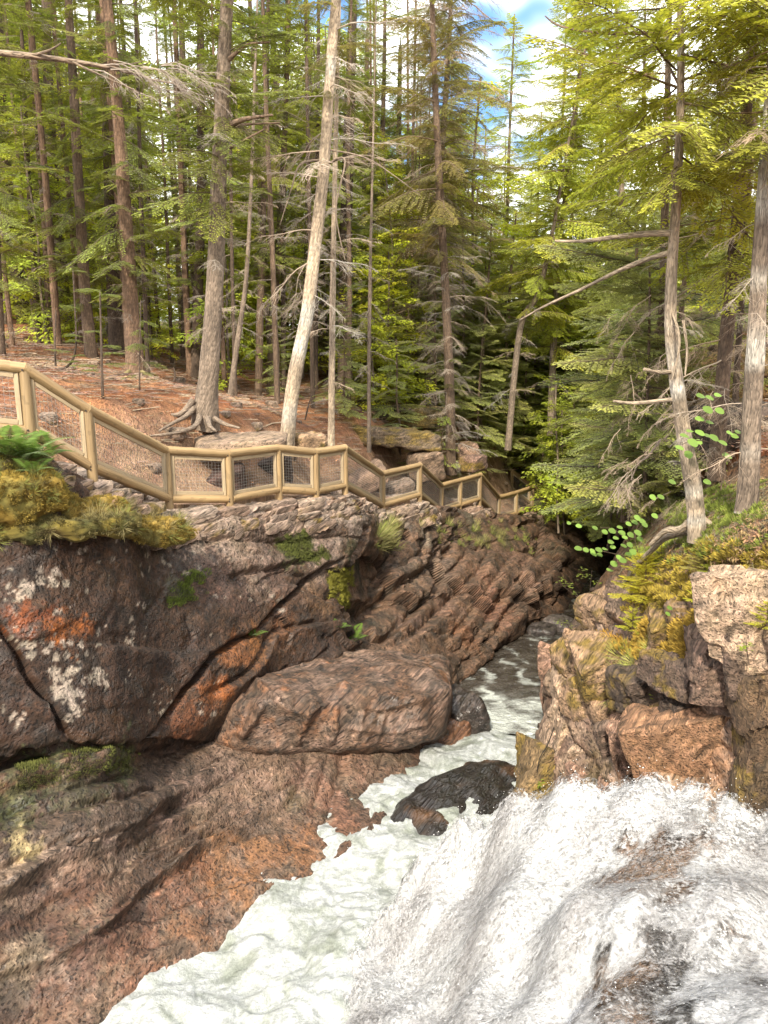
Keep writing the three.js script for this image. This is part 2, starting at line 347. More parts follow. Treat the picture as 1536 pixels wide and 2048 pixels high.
// ---------------------------------------------------------------- fence line: [sight x, sight y of the post's foot, metres ahead]
const POSTS = [[-430, 866, 10.4], [-240, 868, 10.8], [-75, 872, 11.2], [62, 885, 11.6], [185, 955, 12.3], [339, 1015, 14.5], [460, 1015, 15.4], [558, 995, 16.8], [632, 998, 17.6], [690, 985, 18.6], [764, 1022, 22.0], [839, 1000, 23.6], [882, 1032, 26.6], [919, 1019, 28], [959, 1006, 29.2], [996, 1045, 32], [1031, 1034, 33.2], [1064, 1021, 34.4], [1112, 1068, 37]];
const postFoot = POSTS.map((p) => at(...p));
const onFence = (x, z) => {                                   // distance to the fence line, and the height of its foot there
  let best = 1e9, y = 0;
  for (let k = 0; k + 1 < postFoot.length; k++) {
    const a = postFoot[k], b = postFoot[k + 1], ax = b.x - a.x, az = b.z - a.z, t = clamp(((x - a.x) * ax + (z - a.z) * az) / (ax * ax + az * az));
    const d = Math.hypot(x - a.x - ax * t, z - a.z - az * t); if (d < best) { best = d; y = lerp(a.y, b.y, t); }
  }
  return [best, y];
};

// ---------------------------------------------------------------- the named trees' feet also survey the ground
const TREES = [];   // filled in the tree table below
const treeTable = [
  // id, metres ahead, [sight x, sight y, width in sight pixels] from the foot up
  ['gnarled', 18.6, [[408, 838, 64], [418, 740, 48], [428, 600, 42], [436, 400, 38], [445, 180, 34], [455, -10, 30]]],
  ['leaning', 20, [[570, 884, 38], [588, 760, 34], [612, 640, 32], [632, 480, 30], [648, 330, 28], [660, 150, 25], [672, -10, 22]]],
  ['thin_pale', 21.4, [[662, 886, 17], [664, 700, 15], [667, 500, 13], [672, 250, 11], [678, 20, 9]]],
  ['mossy_foot', 24, [[272, 756, 56], [264, 640, 38], [252, 450, 33], [236, 230, 28], [214, 0, 24]]],
  ['bent_foot', 27, [[184, 716, 30], [172, 610, 28], [160, 420, 25], [148, 200, 22], [138, 20, 19]]],
  ['stout_dark', 29, [[236, 704, 46], [228, 560, 38], [222, 380, 33], [216, 180, 29], [210, 0, 24]]],
  ['dark_left', 33, [[134, 676, 36], [120, 520, 30], [108, 380, 27], [98, 200, 24], [92, 0, 20]]],
  ['far_left', 33, [[50, 640, 36], [28, 500, 31], [14, 380, 28], [4, 220, 25], [-6, 0, 22]]],
  ['slim_left', 30, [[78, 684, 15], [66, 500, 13], [54, 300, 12], [44, 80, 9]]],
  ['edge_left', 24, [[2, 712, 20], [-4, 560, 18], [-12, 300, 16], [-20, 0, 13]]],
  ['behind_gnarled', 30, [[390, 764, 28], [396, 600, 25], [402, 400, 22], [402, 200, 19], [400, 0, 16]]],
  ['straight_mid', 38, [[368, 720, 19], [370, 500, 17], [366, 250, 15], [362, 0, 12]]],
  ['twin_a', 29, [[516, 792, 19], [520, 640, 18], [526, 450, 15], [532, 200, 12], [536, 20, 9]]],
  ['twin_b', 30, [[541, 790, 22], [548, 620, 19], [562, 420, 16], [572, 200, 13], [578, 20, 10]]],
  ['slanting_sapling', 25, [[456, 802, 15], [474, 690, 13], [492, 560, 11], [502, 380, 9], [508, 200, 7]]],
  ['mid_b', 38, [[616, 730, 15], [612, 560, 14], [618, 350, 12], [622, 120, 9]]],
  ['mid_c', 36, [[646, 742, 24], [640, 560, 21], [628, 380, 18], [618, 150, 14], [612, 0, 11]]],
  ['dark_column', 32, [[690, 786, 40], [690, 620, 34], [693, 420, 30], [700, 200, 25], [706, 0, 20]]],
  ['mid_d', 40, [[726, 742, 20], [726, 560, 18], [730, 360, 15], [734, 100, 11]]],
  ['mid_e', 42, [[786, 730, 18], [790, 560, 17], [796, 360, 14], [800, 120, 10]]],
  ['slim_near', 26, [[738, 890, 10], [738, 720, 9], [740, 560, 8], [744, 380, 6]]],
  ['spruce_pole', 30, [[902, 936, 26], [900, 800, 24], [892, 600, 21], [880, 380, 18], [870, 170, 15], [864, 0, 12]]],
  ['ashen_pole', 34, [[856, 850, 22], [860, 700, 20], [868, 500, 18], [884, 300, 15], [896, 120, 12], [902, 0, 9]]],
  ['valley_a', 36, [[1106, 760, 18], [1108, 660, 17], [1118, 500, 15], [1132, 390, 13], [1150, 240, 10], [1160, 120, 6]]],
  ['valley_slant', 33, [[1020, 780, 16], [1040, 660, 15], [1076, 588, 13], [1104, 470, 10], [1120, 380, 7]]],
  ['valley_b', 38, [[1256, 800, 20], [1252, 640, 18], [1244, 420, 15], [1238, 200, 12], [1234, 60, 8]]],
  ['valley_c', 42, [[1288, 800, 16], [1288, 640, 15], [1287, 420, 12], [1288, 200, 9], [1290, 60, 6]]],
  ['valley_d', 44, [[1196, 800, 15], [1196, 600, 13], [1198, 420, 11], [1204, 250, 8]]],
  ['hemlock_trunk', 15, [[1326, 980, 30], [1322, 860, 27], [1324, 700, 24], [1328, 520, 20], [1332, 300, 17], [1338, 60, 13]]],
  ['curved', 11, [[1398, 1048, 46], [1388, 985, 40], [1370, 880, 37], [1354, 770, 34], [1342, 660, 31], [1342, 560, 27], [1350, 440, 24], [1358, 300, 21], [1362, 150, 18], [1360, -10, 15]]],
  ['dark_right', 13, [[1436, 930, 40], [1442, 800, 36], [1456, 640, 33], [1470, 500, 31], [1486, 300, 28], [1502, 120, 25], [1514, -10, 22]]],
  ['upright_right', 10.3, [[1496, 988, 52], [1502, 860, 46], [1510, 720, 43], [1518, 560, 39], [1530, 360, 34], [1544, 150, 29], [1556, -10, 24]]],
  ['thin_right', 14, [[1468, 900, 16], [1474, 740, 15], [1486, 560, 13], [1496, 380, 11], [1506, 200, 9]]],
];

// ---------------------------------------------------------------- ground heights: thin-plate through surveyed points
const survey = [...postFoot];
for (const t of treeTable) survey.push(at(t[2][0][0], t[2][0][1], t[1]));
for (const s of [[-300, 850, 10], [-400, 700, 22], [0, 640, 40], [300, 690, 40], [500, 735, 44], [250, 850, 16], [560, 800, 27], [800, 870, 27], [740, 830, 31], [850, 830, 38], [960, 870, 41], [1100, 930, 46], [1100, 850, 62], [700, 735, 60], [300, 690, 60], [0, 640, 62], [500, 700, 92], [0, 620, 100], [900, 760, 92], [1300, 820, 62], [1300, 770, 92], [1600, 930, 10], [1536, 780, 17], [1420, 780, 21], [1320, 1010, 17], [1250, 1050, 22], [1230, 1000, 31], [1300, 880, 32], [1536, 680, 32], [1800, 940, 8], [1800, 650, 20], [1500, 680, 62], [1400, 660, 92], [-600, 640, 60], [2000, 600, 60]]) survey.push(at(...s));
const ground0 = (() => {
  const n = survey.length, A = [], S = 10, phi = (r2) => r2 > 1e-9 ? 0.5 * r2 * Math.log(r2) : 0;
  for (let i = 0; i < n + 3; i++) {
    const row = new Float64Array(n + 4);
    if (i < n) { for (let j = 0; j < n; j++) row[j] = phi(((survey[i].x - survey[j].x) ** 2 + (survey[i].z - survey[j].z) ** 2) / S / S) + (i === j ? 0.004 : 0); row[n] = 1; row[n + 1] = survey[i].x / S; row[n + 2] = survey[i].z / S; row[n + 3] = survey[i].y; } else { const q = i - n; for (let j = 0; j < n; j++) row[j] = q === 0 ? 1 : q === 1 ? survey[j].x / S : survey[j].z / S; }
    A.push(row);
  }
  const m = n + 3;
  for (let k = 0; k < m; k++) { let b = k; for (let i = k; i < m; i++) if (Math.abs(A[i][k]) > Math.abs(A[b][k])) b = i; [A[k], A[b]] = [A[b], A[k]]; for (let i = 0; i < m; i++) if (i !== k) { const f = A[i][k] / A[k][k]; if (f) for (let j = k; j <= m; j++) A[i][j] -= f * A[k][j]; } }
  const w = A.map((r, i) => r[m] / r[i]);
  return (x, z) => { let s = w[n] + w[n + 1] * x / S + w[n + 2] * z / S; for (let j = 0; j < n; j++) s += w[j] * phi(((x - survey[j].x) ** 2 + (z - survey[j].z) ** 2) / S / S); return s; };
})();

// ---------------------------------------------------------------- the two sides of the gorge
const inland = V(-0.87, 0, -0.5);
const leftCols = [
  [[-900, 880, 8.0], [-900, 1040, 7.4], [-900, 1280, 6.8], [-900, 1500, 6.2], [-900, 1560, 6.4], [-900, 1610, 5.9], [-900, 1820, 5.2], [-900, 2150, 4.5], [-900, 2500, 4.0]],
  [[-500, 880, 9.4], [-500, 1040, 8.7], [-500, 1280, 8.0], [-500, 1500, 7.3], [-500, 1560, 7.6], [-500, 1610, 7.0], [-500, 1820, 6.1], [-500, 2150, 5.3], [-500, 2450, 4.8]],
  [[-260, 880, 10.0], [-260, 1040, 9.2], [-260, 1280, 8.6], [-260, 1500, 7.9], [-260, 1560, 8.2], [-260, 1610, 7.6], [-260, 1820, 6.8], [-260, 2150, 6.0], [-260, 2400, 5.6]],
  [[-75, 890, 10.9], [-90, 1050, 10.2], [-100, 1280, 9.5], [-100, 1500, 8.9], [-100, 1555, 9.3], [-100, 1600, 8.7], [-100, 1800, 7.8], [-110, 2130, 6.9], [-120, 2300, 6.5]],
  [[62, 902, 11.4], [70, 1070, 10.7], [80, 1290, 10.1], [90, 1482, 9.6], [85, 1520, 10.1], [70, 1560, 9.5], [60, 1780, 8.5], [60, 2110, 7.5], [60, 2300, 7.1]],
  [[190, 972, 12.2], [210, 1075, 11.8], [215, 1290, 11.0], [215, 1480, 10.3], [205, 1512, 10.8], [190, 1550, 10.2], [170, 1770, 8.9], [160, 2090, 7.7], [160, 2280, 7.2]],
  [[339, 1030, 14.3], [350, 1090, 13.8], [340, 1290, 12.5], [310, 1472, 11.4], [300, 1504, 11.9], [285, 1540, 11.3], [270, 1750, 9.7], [275, 2010, 8.25], [280, 2200, 7.6]],
  [[460, 1030, 15.2], [475, 1085, 14.9], [465, 1260, 13.7], [440, 1430, 12.7], [425, 1480, 13.0], [410, 1512, 12.5], [425, 1680, 11.0], [470, 1825, 9.75], [480, 2000, 8.8]],
  [[590, 1012, 16.9], [600, 1075, 16.6], [580, 1200, 15.6], [545, 1310, 14.6], [540, 1400, 14.2], [555, 1500, 13.2], [600, 1610, 12.1], [640, 1715, 11.0], [650, 1850, 10.0]],
  [[695, 1000, 18.4], [715, 1060, 18.1], [690, 1140, 17.4], [665, 1220, 16.6], [670, 1300, 15.8], [690, 1450, 14.2], [725, 1570, 12.9], [765, 1650, 12.0], [770, 1760, 11.2]],
  [[770, 1036, 21.8], [775, 1085, 21.0], [755, 1140, 19.8], [735, 1210, 18.6], [745, 1280, 17.4], [770, 1420, 15.0], [795, 1520, 13.7], [815, 1600, 12.9], [820, 1700, 12.2]],
  [[850, 1016, 23.6], [850, 1065, 23.0], [835, 1130, 21.6], [825, 1200, 20.2], [825, 1270, 18.6], [840, 1390, 16.2], [855, 1470, 15.0], [870, 1540, 14.2], [875, 1630, 13.6]],
  [[965, 1024, 29], [962, 1065, 27.6], [950, 1120, 25.4], [948, 1180, 23.4], [940, 1250, 21.4], [932, 1310, 20.0], [925, 1345, 19.4], [920, 1370, 19.0], [915, 1430, 18.4]],
  [[1075, 1040, 34], [1080, 1075, 32], [1082, 1110, 29.4], [1085, 1150, 27.2], [1065, 1200, 25.2], [1045, 1240, 24.0], [1025, 1268, 23.2], [1012, 1290, 22.8], [1005, 1340, 22.2]],
  [[1190, 1050, 40], [1190, 1085, 37], [1190, 1125, 34], [1185, 1170, 31], [1172, 1205, 29], [1158, 1226, 28], [1140, 1240, 27.4], [1128, 1252, 27], [1120, 1290, 26.6]],
  [[1260, 1040, 48], [1260, 1075, 45], [1255, 1110, 42], [1250, 1150, 39], [1240, 1180, 37], [1225, 1205, 36], [1210, 1222, 35], [1200, 1235, 34], [1190, 1270, 33]],
].map((c) => { const p = c.map((q) => at(...q)); const e = p[0].clone().addScaledVector(inland, 1.1); e.y = p[0].y + 0.02; return [e, ...p]; });
const left = new Loft(leftCols, 640, 430);
const onLeft = (list) => list.map(([x, y]) => left.point(x, y));
const ft = (list, o) => new Feature(onLeft(list), o);
const leftFeatures = [
  ft([[-100, 1580], [0, 1545], [60, 1512], [130, 1502], [220, 1500], [285, 1498], [400, 1490]], { depth: 0.32, w: 0.1 }),
  ft([[290, 1490], [340, 1430], [380, 1370], [420, 1315], [470, 1285], [510, 1268], [560, 1212], [600, 1175], [650, 1135], [685, 1118]], { depth: 0.3, w: 0.05, step: -0.12, range: 0.35 }),
  ft([[430, 1385], [490, 1350], [520, 1310], [545, 1265], [600, 1250], [690, 1240]], { depth: 0.208, w: 0.05, step: 0.170, range: 0.375 }),
  ft([[-20, 1230], [30, 1300], [60, 1360], [100, 1400], [125, 1450], [145, 1490]], { depth: 0.22, w: 0.035 }),
  ft([[180, 1285], [300, 1300], [370, 1312], [420, 1300]], { depth: 0.039, w: 0.05, step: 0.136, range: 0.375 }),
  ft([[465, 1150], [500, 1143], [545, 1138], [605, 1122], [650, 1100]], { depth: 0.12, w: 0.05, step: -0.12, range: 0.3 }),
  ft([[365, 1235], [375, 1260], [388, 1282]], { depth: 0.06, w: 0.03 }),
  ft([[345, 1080], [450, 1075], [560, 1085], [680, 1070], [730, 1075]], { depth: 0.1, w: 0.05, step: -0.1, range: 0.25 }),
  ft([[480, 1505], [380, 1555], [300, 1590], [230, 1610], [150, 1620], [60, 1655], [0, 1665], [-80, 1690]], { depth: 0.130, w: 0.07, step: 0.289, range: 0.375 }),
  ft([[565, 1500], [520, 1530], [440, 1580], [370, 1620], [310, 1650], [250, 1660], [180, 1690], [60, 1720], [0, 1750], [-80, 1780]], { depth: 0.117, w: 0.07, step: 0.340, range: 0.425 }),
  ft([[590, 1510], [560, 1550], [500, 1600], [430, 1640], [350, 1690], [300, 1712], [240, 1730]], { depth: 0.104, w: 0.05, step: 0.221, range: 0.312 }),
  ft([[640, 1520], [600, 1570], [530, 1615], [470, 1660], [400, 1700], [330, 1742], [300, 1760]], { depth: 0.130, w: 0.06, step: 0.272, range: 0.375 }),
  ft([[560, 1665], [480, 1700], [400, 1740], [330, 1775], [240, 1812], [160, 1850], [60, 1870]], { depth: 0.065, w: 0.04, step: 0.136, range: 0.375 }),
  ft([[545, 1762], [450, 1790], [380, 1820], [300, 1850], [200, 1868], [120, 1885]], { depth: 0.065, w: 0.04, step: 0.170, range: 0.375 }),
  ft([[450, 1850], [350, 1890], [290, 1906], [240, 1895]], { depth: 0.052, w: 0.05, step: 0.102, range: 0.375 }),
  ft([[260, 2008], [190, 2030], [120, 2045]], { depth: 0.065, w: 0.04, step: 0.102, range: 0.250 }),
  ft([[0, 1640], [60, 1610], [100, 1590], [180, 1572], [230, 1558], [290, 1540]], { depth: 0.091, w: 0.05, step: 0.170, range: 0.250 }),
  ft([[20, 1590], [90, 1570], [140, 1545], [200, 1530]], { depth: 0.065, w: 0.05, step: 0.136, range: 0.250 }),
  ft([[690, 1500], [676, 1560], [660, 1620], [640, 1680]], { depth: 0.1, w: 0.08 }),
  ft([[620, 1510], [605, 1560], [590, 1600], [560, 1640]], { depth: 0.09, w: 0.07 }),
  ft([[770, 1500], [748, 1560], [725, 1620]], { depth: 0.06, w: 0.06 }),
  ft([[655, 1510], [640, 1570], [622, 1630]], { depth: 0.05, w: 0.05 }),
  ft([[1105, 1130], [1055, 1180], [1003, 1250], [960, 1300], [918, 1345]], { depth: 0.25, w: 0.14, step: 0.4, range: 0.7 }),
  ft([[985, 1090], [945, 1160], [885, 1220], [832, 1270], [775, 1295]], { depth: 0.2, w: 0.12, step: 0.35, range: 0.7 }),
  ft([[930, 1110], [880, 1170], [820, 1230], [765, 1270]], { depth: 0.16, w: 0.1, step: 0.2, range: 0.4 }),
  ft([[905, 1140], [860, 1195], [800, 1250], [760, 1285]], { depth: 0.130, w: 0.07, step: 0.204, range: 0.375 }),
  ft([[1055, 1120], [1012, 1190], [972, 1250], [932, 1312]], { depth: 0.16, w: 0.1, step: 0.25, range: 0.5 }),
  ft([[1030, 1110], [985, 1170], [940, 1230], [900, 1280]], { depth: 0.1, w: 0.08, step: 0.15, range: 0.4 }),
  ft([[885, 1090], [850, 1140], [800, 1170], [745, 1210], [700, 1228]], { depth: 0.25, w: 0.12, step: -0.3, range: 0.5 }),
  ft([[788, 1095], [772, 1150], [752, 1190]], { depth: 0.25, w: 0.12 }),
  ft([[852, 1050], [848, 1090], [838, 1130]], { depth: 0.3, w: 0.14 }),
  ft([[725, 1050], [722, 1090], [700, 1125]], { depth: 0.25, w: 0.12 }),
  ft([[905, 1060], [900, 1100], [885, 1130]], { depth: 0.25, w: 0.14 }),
  ft([[1090, 1060], [1080, 1100], [1070, 1130]], { depth: 0.3, w: 0.15 }),
  ft([[400, 1120], [330, 1180], [290, 1230]], { depth: 0.03, w: 0.04 }),
  ft([[250, 1090], [240, 1180], [200, 1260]], { depth: 0.03, w: 0.05 }),
];
const ribs = (() => { const a = left.point(560, 1530), b = left.point(60, 1730), n = V().subVectors(b, a).normalize(), f = V(0.55, 0.62, 0.56).normalize(); return V().crossVectors(n, f).normalize(); })();
const ridgeDir = (p) => p.x * ribs.x + p.y * ribs.y + p.z * ribs.z;
const ribIndex = new Float32Array(left.P.length / 3);
left.displace((p, n, k) => {
  const [, v] = [0, Math.floor(k / (left.nu + 1)) / left.nv];
  const wob = fbm(p.x * 3.3, p.y * 3.3, p.z * 3.3, 2) * 1.2;
  let h = 0; for (const f of leftFeatures) h += f.at(p, wob);
  const soft = sm(0.04, 0.16, v), far = sm(-14, -20, p.z);
  h += soft * (0.16 * fbm(p.x * 0.8, p.y * 0.8, p.z * 0.8, 3) + (0.055 - 0.03 * sm(0.57, 0.66, v)) * fbm(p.x * 3, p.y * 3, p.z * 3, 4) + 0.012 * ridged(p.x * 6, p.y * 6, p.z * 6, 2));
  const a = (p.x * 0.5 - p.z * 0.87), b = p.y + 0.25 * a;                             // slanting bedding of the far wall
  const wx = 0.75 * fbm(p.x * 0.6, p.y * 0.6, p.z * 0.6, 3), q = p.x * 0.87 + p.z * 0.5, c1 = cells(a * 0.1 + wx, b * 0.7 + wx, q * 0.4), c2 = cells(a * 0.22 + 7 + wx, b * 1.8 + wx, q * 0.9 + wx);
  h += soft * (far * 0.34 + 0.06) * (c1[0] - 0.5) - soft * far * 0.12 * Math.exp(-c1[1] * 12) + soft * (far * 0.09 + 0.025) * (c2[0] - 0.5) + far * soft * 0.08 * fbm(a * 0.6, b * 3, q, 4);
  const low = sm(0.57, 0.66, v) * (1 - far) * lerp(0.12, 1, sm(-12.6, -10.6, p.z)) * lerp(0.25, 1, sm(2.1, 3.0, p.y)), s1 = ridgeDir(p), al = p.x * 0.6 - p.z * 0.8;                              // rounded ribs the water wore into the lower slab
  { const f = -s1 * 1.05 + 0.55 * fbm(p.x * 0.35, p.y * 0.35, p.z * 0.35, 3) + 0.05 * fbm(p.x * 3, p.y * 3, p.z * 3, 2), t = f - Math.floor(f), f2 = -s1 * 3.0 + 0.8 * fbm(p.x * 0.7 + 9, p.y * 0.7, p.z * 0.7, 3), t2 = f2 - Math.floor(f2), _ = (ribIndex[k] = Math.floor(f)), amp = 0.2 + 0.3 * sm(-0.25, 0.3, fbm(al * 0.35, Math.floor(f) * 3.7, 2, 2));
    h += low * (amp * (t < 0.84 ? Math.pow(t / 0.84, 1.6) : Math.pow((1 - t) / 0.16, 1.5)) + 0.05 * (t2 < 0.8 ? t2 / 0.8 : (1 - t2) / 0.2) - 0.1); }
  h += (1 - soft) * 0.03 * fbm(p.x * 2, p.y * 2, p.z * 2, 3);
  return h;
});
// stains, lichens and bare patches where the photograph shows them: [sight x, sight y, radius m, colour, strength]
const spots = (loft, list) => list.map(([x, y, r, c, s = 1, f = 1]) => ({ p: loft.point(x, y), r, c, s, f }));
const leftSpots = spots(left, [
  [460, 1050, 1.0, [0.40, 0.31, 0.24], 1], [600, 1050, 1.1, [0.40, 0.31, 0.25], 1], [380, 1050, 0.6, [0.36, 0.29, 0.22], 1], [700, 1030, 0.9, [0.36, 0.29, 0.24], 1], [520, 1120, 0.8, [0.33, 0.24, 0.19], 0.8], [640, 1110, 0.8, [0.32, 0.24, 0.19], 0.8], [240, 1010, 0.8, [0.30, 0.25, 0.18], 0.8], [300, 1030, 0.6, [0.33, 0.27, 0.20], 0.9],
  [430, 1160, 0.7, [0.15, 0.09, 0.065], 0.7], [560, 1170, 0.6, [0.2, 0.13, 0.1], 0.7], [470, 1200, 0.7, [0.14, 0.08, 0.06], 0.5],
  [40, 1238, 0.28, [0.24, 0.065, 0.014], 0.9, 2], [95, 1236, 0.2, [0.24, 0.065, 0.02], 0.9, 2], [130, 1262, 0.3, [0.32, 0.1, 0.014], 1, 2], [170, 1255, 0.16, [0.32, 0.1, 0.02], 1, 2],
  [480, 1300, 0.5, [0.30, 0.12, 0.04], 0.9], [510, 1285, 0.4, [0.34, 0.15, 0.05], 0.9], [420, 1395, 0.4, [0.28, 0.10, 0.03], 0.8], [380, 1440, 0.5, [0.22, 0.08, 0.03], 0.8], [450, 1380, 0.25, [0.36, 0.12, 0.03], 0.8], [560, 1250, 0.5, [0.24, 0.11, 0.05], 0.7], [640, 1200, 0.5, [0.22, 0.13, 0.07], 0.7],
  [90, 1520, 0.5, [0.05, 0.09, 0.025], 0.8, 2], [200, 1520, 0.5, [0.06, 0.10, 0.03], 0.7, 2], [40, 1580, 0.4, [0.06, 0.09, 0.03], 0.7, 2], [150, 1580, 0.5, [0.08, 0.09, 0.04], 0.6, 2], [30, 1640, 0.3, [0.14, 0.15, 0.05], 0.6, 2], [250, 1530, 0.3, [0.10, 0.13, 0.03], 0.7, 2],
  [450, 1560, 0.5, [0.30, 0.21, 0.16], 0.8], [380, 1590, 0.5, [0.32, 0.22, 0.17], 0.8], [520, 1560, 0.4, [0.30, 0.20, 0.15], 0.8], [300, 1640, 0.4, [0.33, 0.23, 0.18], 0.8], [200, 1720, 0.5, [0.42, 0.31, 0.24], 0.9], [120, 1740, 0.45, [0.42, 0.31, 0.24], 0.9], [30, 1700, 0.3, [0.55, 0.45, 0.22], 0.9, 2], [240, 1745, 0.15, [0.55, 0.45, 0.25], 0.9, 2], [20, 1770, 0.4, [0.40, 0.30, 0.22], 0.9], [330, 1680, 0.4, [0.30, 0.19, 0.14], 0.7],
  [480, 1640, 0.35, [0.30, 0.20, 0.16], 0.7], [600, 1560, 0.4, [0.26, 0.16, 0.12], 0.7], [700, 1530, 0.5, [0.26, 0.15, 0.10], 0.8], [650, 1600, 0.5, [0.28, 0.15, 0.10], 0.8],
  [440, 1730, 0.6, [0.25, 0.12, 0.05], 0.8], [520, 1720, 0.6, [0.28, 0.135, 0.055], 0.8], [360, 1800, 0.6, [0.24, 0.11, 0.06], 0.8], [600, 1700, 0.5, [0.32, 0.15, 0.06], 0.8], [460, 1790, 0.4, [0.29, 0.135, 0.05], 0.8], [280, 1960, 0.6, [0.24, 0.11, 0.06], 0.8], [380, 1870, 0.4, [0.30, 0.14, 0.06], 0.7], [680, 1660, 0.4, [0.26, 0.13, 0.08], 0.8],
  [500, 1670, 0.4, [0.08, 0.055, 0.035], 0.8], [340, 1740, 0.25, [0.09, 0.06, 0.045], 0.6], [590, 1620, 0.35, [0.10, 0.08, 0.04], 0.7], [240, 1850, 0.5, [0.12, 0.055, 0.035], 0.7], [150, 1790, 0.5, [0.13, 0.06, 0.035], 0.7], [60, 1830, 0.5, [0.09, 0.05, 0.035], 0.7], [110, 1990, 0.5, [0.16, 0.08, 0.05], 0.7],
  [30, 1960, 0.35, [0.34, 0.27, 0.19], 0.9], [60, 1900, 0.25, [0.30, 0.24, 0.17], 0.8], [20, 2030, 0.3, [0.10, 0.055, 0.04], 0.8], [110, 1920, 0.2, [0.32, 0.25, 0.2], 0.8], [170, 1900, 0.3, [0.26, 0.15, 0.12], 0.7],
  [960, 1170, 1.0, [0.34, 0.20, 0.13], 0.9], [900, 1210, 0.9, [0.32, 0.20, 0.14], 0.9], [990, 1220, 1.0, [0.32, 0.17, 0.11], 0.9], [1050, 1180, 1.0, [0.34, 0.22, 0.16], 0.8], [1030, 1130, 1.0, [0.27, 0.16, 0.11], 0.8], [880, 1130, 0.9, [0.28, 0.20, 0.15], 0.8], [930, 1270, 0.7, [0.30, 0.15, 0.08], 0.8], [820, 1150, 0.7, [0.2, 0.15, 0.11], 0.8], [830, 1240, 0.5, [0.26, 0.17, 0.13], 0.8], [1090, 1170, 0.5, [0.36, 0.26, 0.2], 0.8],
  [690, 1170, 0.35, [0.14, 0.17, 0.02], 1, 2], [730, 1150, 0.5, [0.05, 0.055, 0.03], 0.9], [750, 1220, 0.5, [0.06, 0.06, 0.035], 0.8], [580, 1095, 0.5, [0.08, 0.11, 0.02], 0.9, 2], [610, 1080, 0.3, [0.10, 0.13, 0.02], 0.9, 2], [490, 1090, 0.25, [0.12, 0.08, 0.05], 0.7], [700, 1100, 0.3, [0.06, 0.07, 0.02], 0.9, 2], [350, 1180, 0.25, [0.07, 0.08, 0.03], 0.6, 2],
  [840, 1060, 0.6, [0.26, 0.22, 0.16], 0.8], [940, 1050, 0.8, [0.22, 0.2, 0.13], 0.8], [1000, 1080, 0.7, [0.12, 0.12, 0.05], 0.8, 2], [1110, 1100, 1.0, [0.12, 0.10, 0.06], 0.8], [1150, 1210, 0.9, [0.06, 0.045, 0.035], 0.8],
]);
const paleLichen = (() => { const r = rng(77), o = []; const put = (x, y, s) => o.push({ p: left.point(x, y), r: s, q: r() * 20 });
  for (const [cx, cy, sx, sy, n, s] of [[70, 1270, 70, 60, 26, 0.045], [130, 1350, 50, 90, 34, 0.05], [200, 1365, 14, 14, 4, 0.08], [40, 1430, 34, 28, 8, 0.065], [130, 1390, 40, 50, 10, 0.08], [90, 1170, 60, 30, 8, 0.08], [250, 1300, 120, 120, 20, 0.045], [300, 1120, 200, 60, 36, 0.045], [545, 1160, 14, 30, 6, 0.08], [560, 1215, 12, 12, 4, 0.1], [330, 1430, 8, 8, 2, 0.1], [420, 1420, 40, 15, 4, 0.05], [60, 1200, 120, 120, 40, 0.03], [300, 1350, 220, 150, 60, 0.03], [500, 1150, 120, 60, 30, 0.035]]) for (let i = 0; i < n; i++) put(cx + (r() + r() - 1) * sx, cy + (r() + r() - 1) * sy, s * (0.5 + r() * 0.9)); return o; })();
function paint(col, p, list) {
  for (const s of list) {
    const d2 = (p.x - s.p.x) ** 2 + (p.y - s.p.y) ** 2 + (p.z - s.p.z) ** 2; if (d2 > s.r * s.r * 3.2) continue;
    const n = fbm(p.x * 2.6 * s.f + s.r * 31, p.y * 2.6 * s.f, p.z * 2.6 * s.f, 4, 0.6), d = Math.sqrt(d2) / s.r + n * 1.5 + 0.45 * N3(p.x * 15, p.y * 15, p.z * 15) + 0.3 * N3(p.x * 34, p.y * 34, p.z * 34);
    const t = sm(1.1, 0.35, d) * s.s * 0.9; if (t > 0) col = mix3(col, mul3(s.c, 0.82), t);
  }
  return col;
}
const leftU = (p) => [p.x * 0.5 - p.z * 0.87, p.y * 0.78 - (p.x * 0.87 + p.z * 0.5) * 0.62];
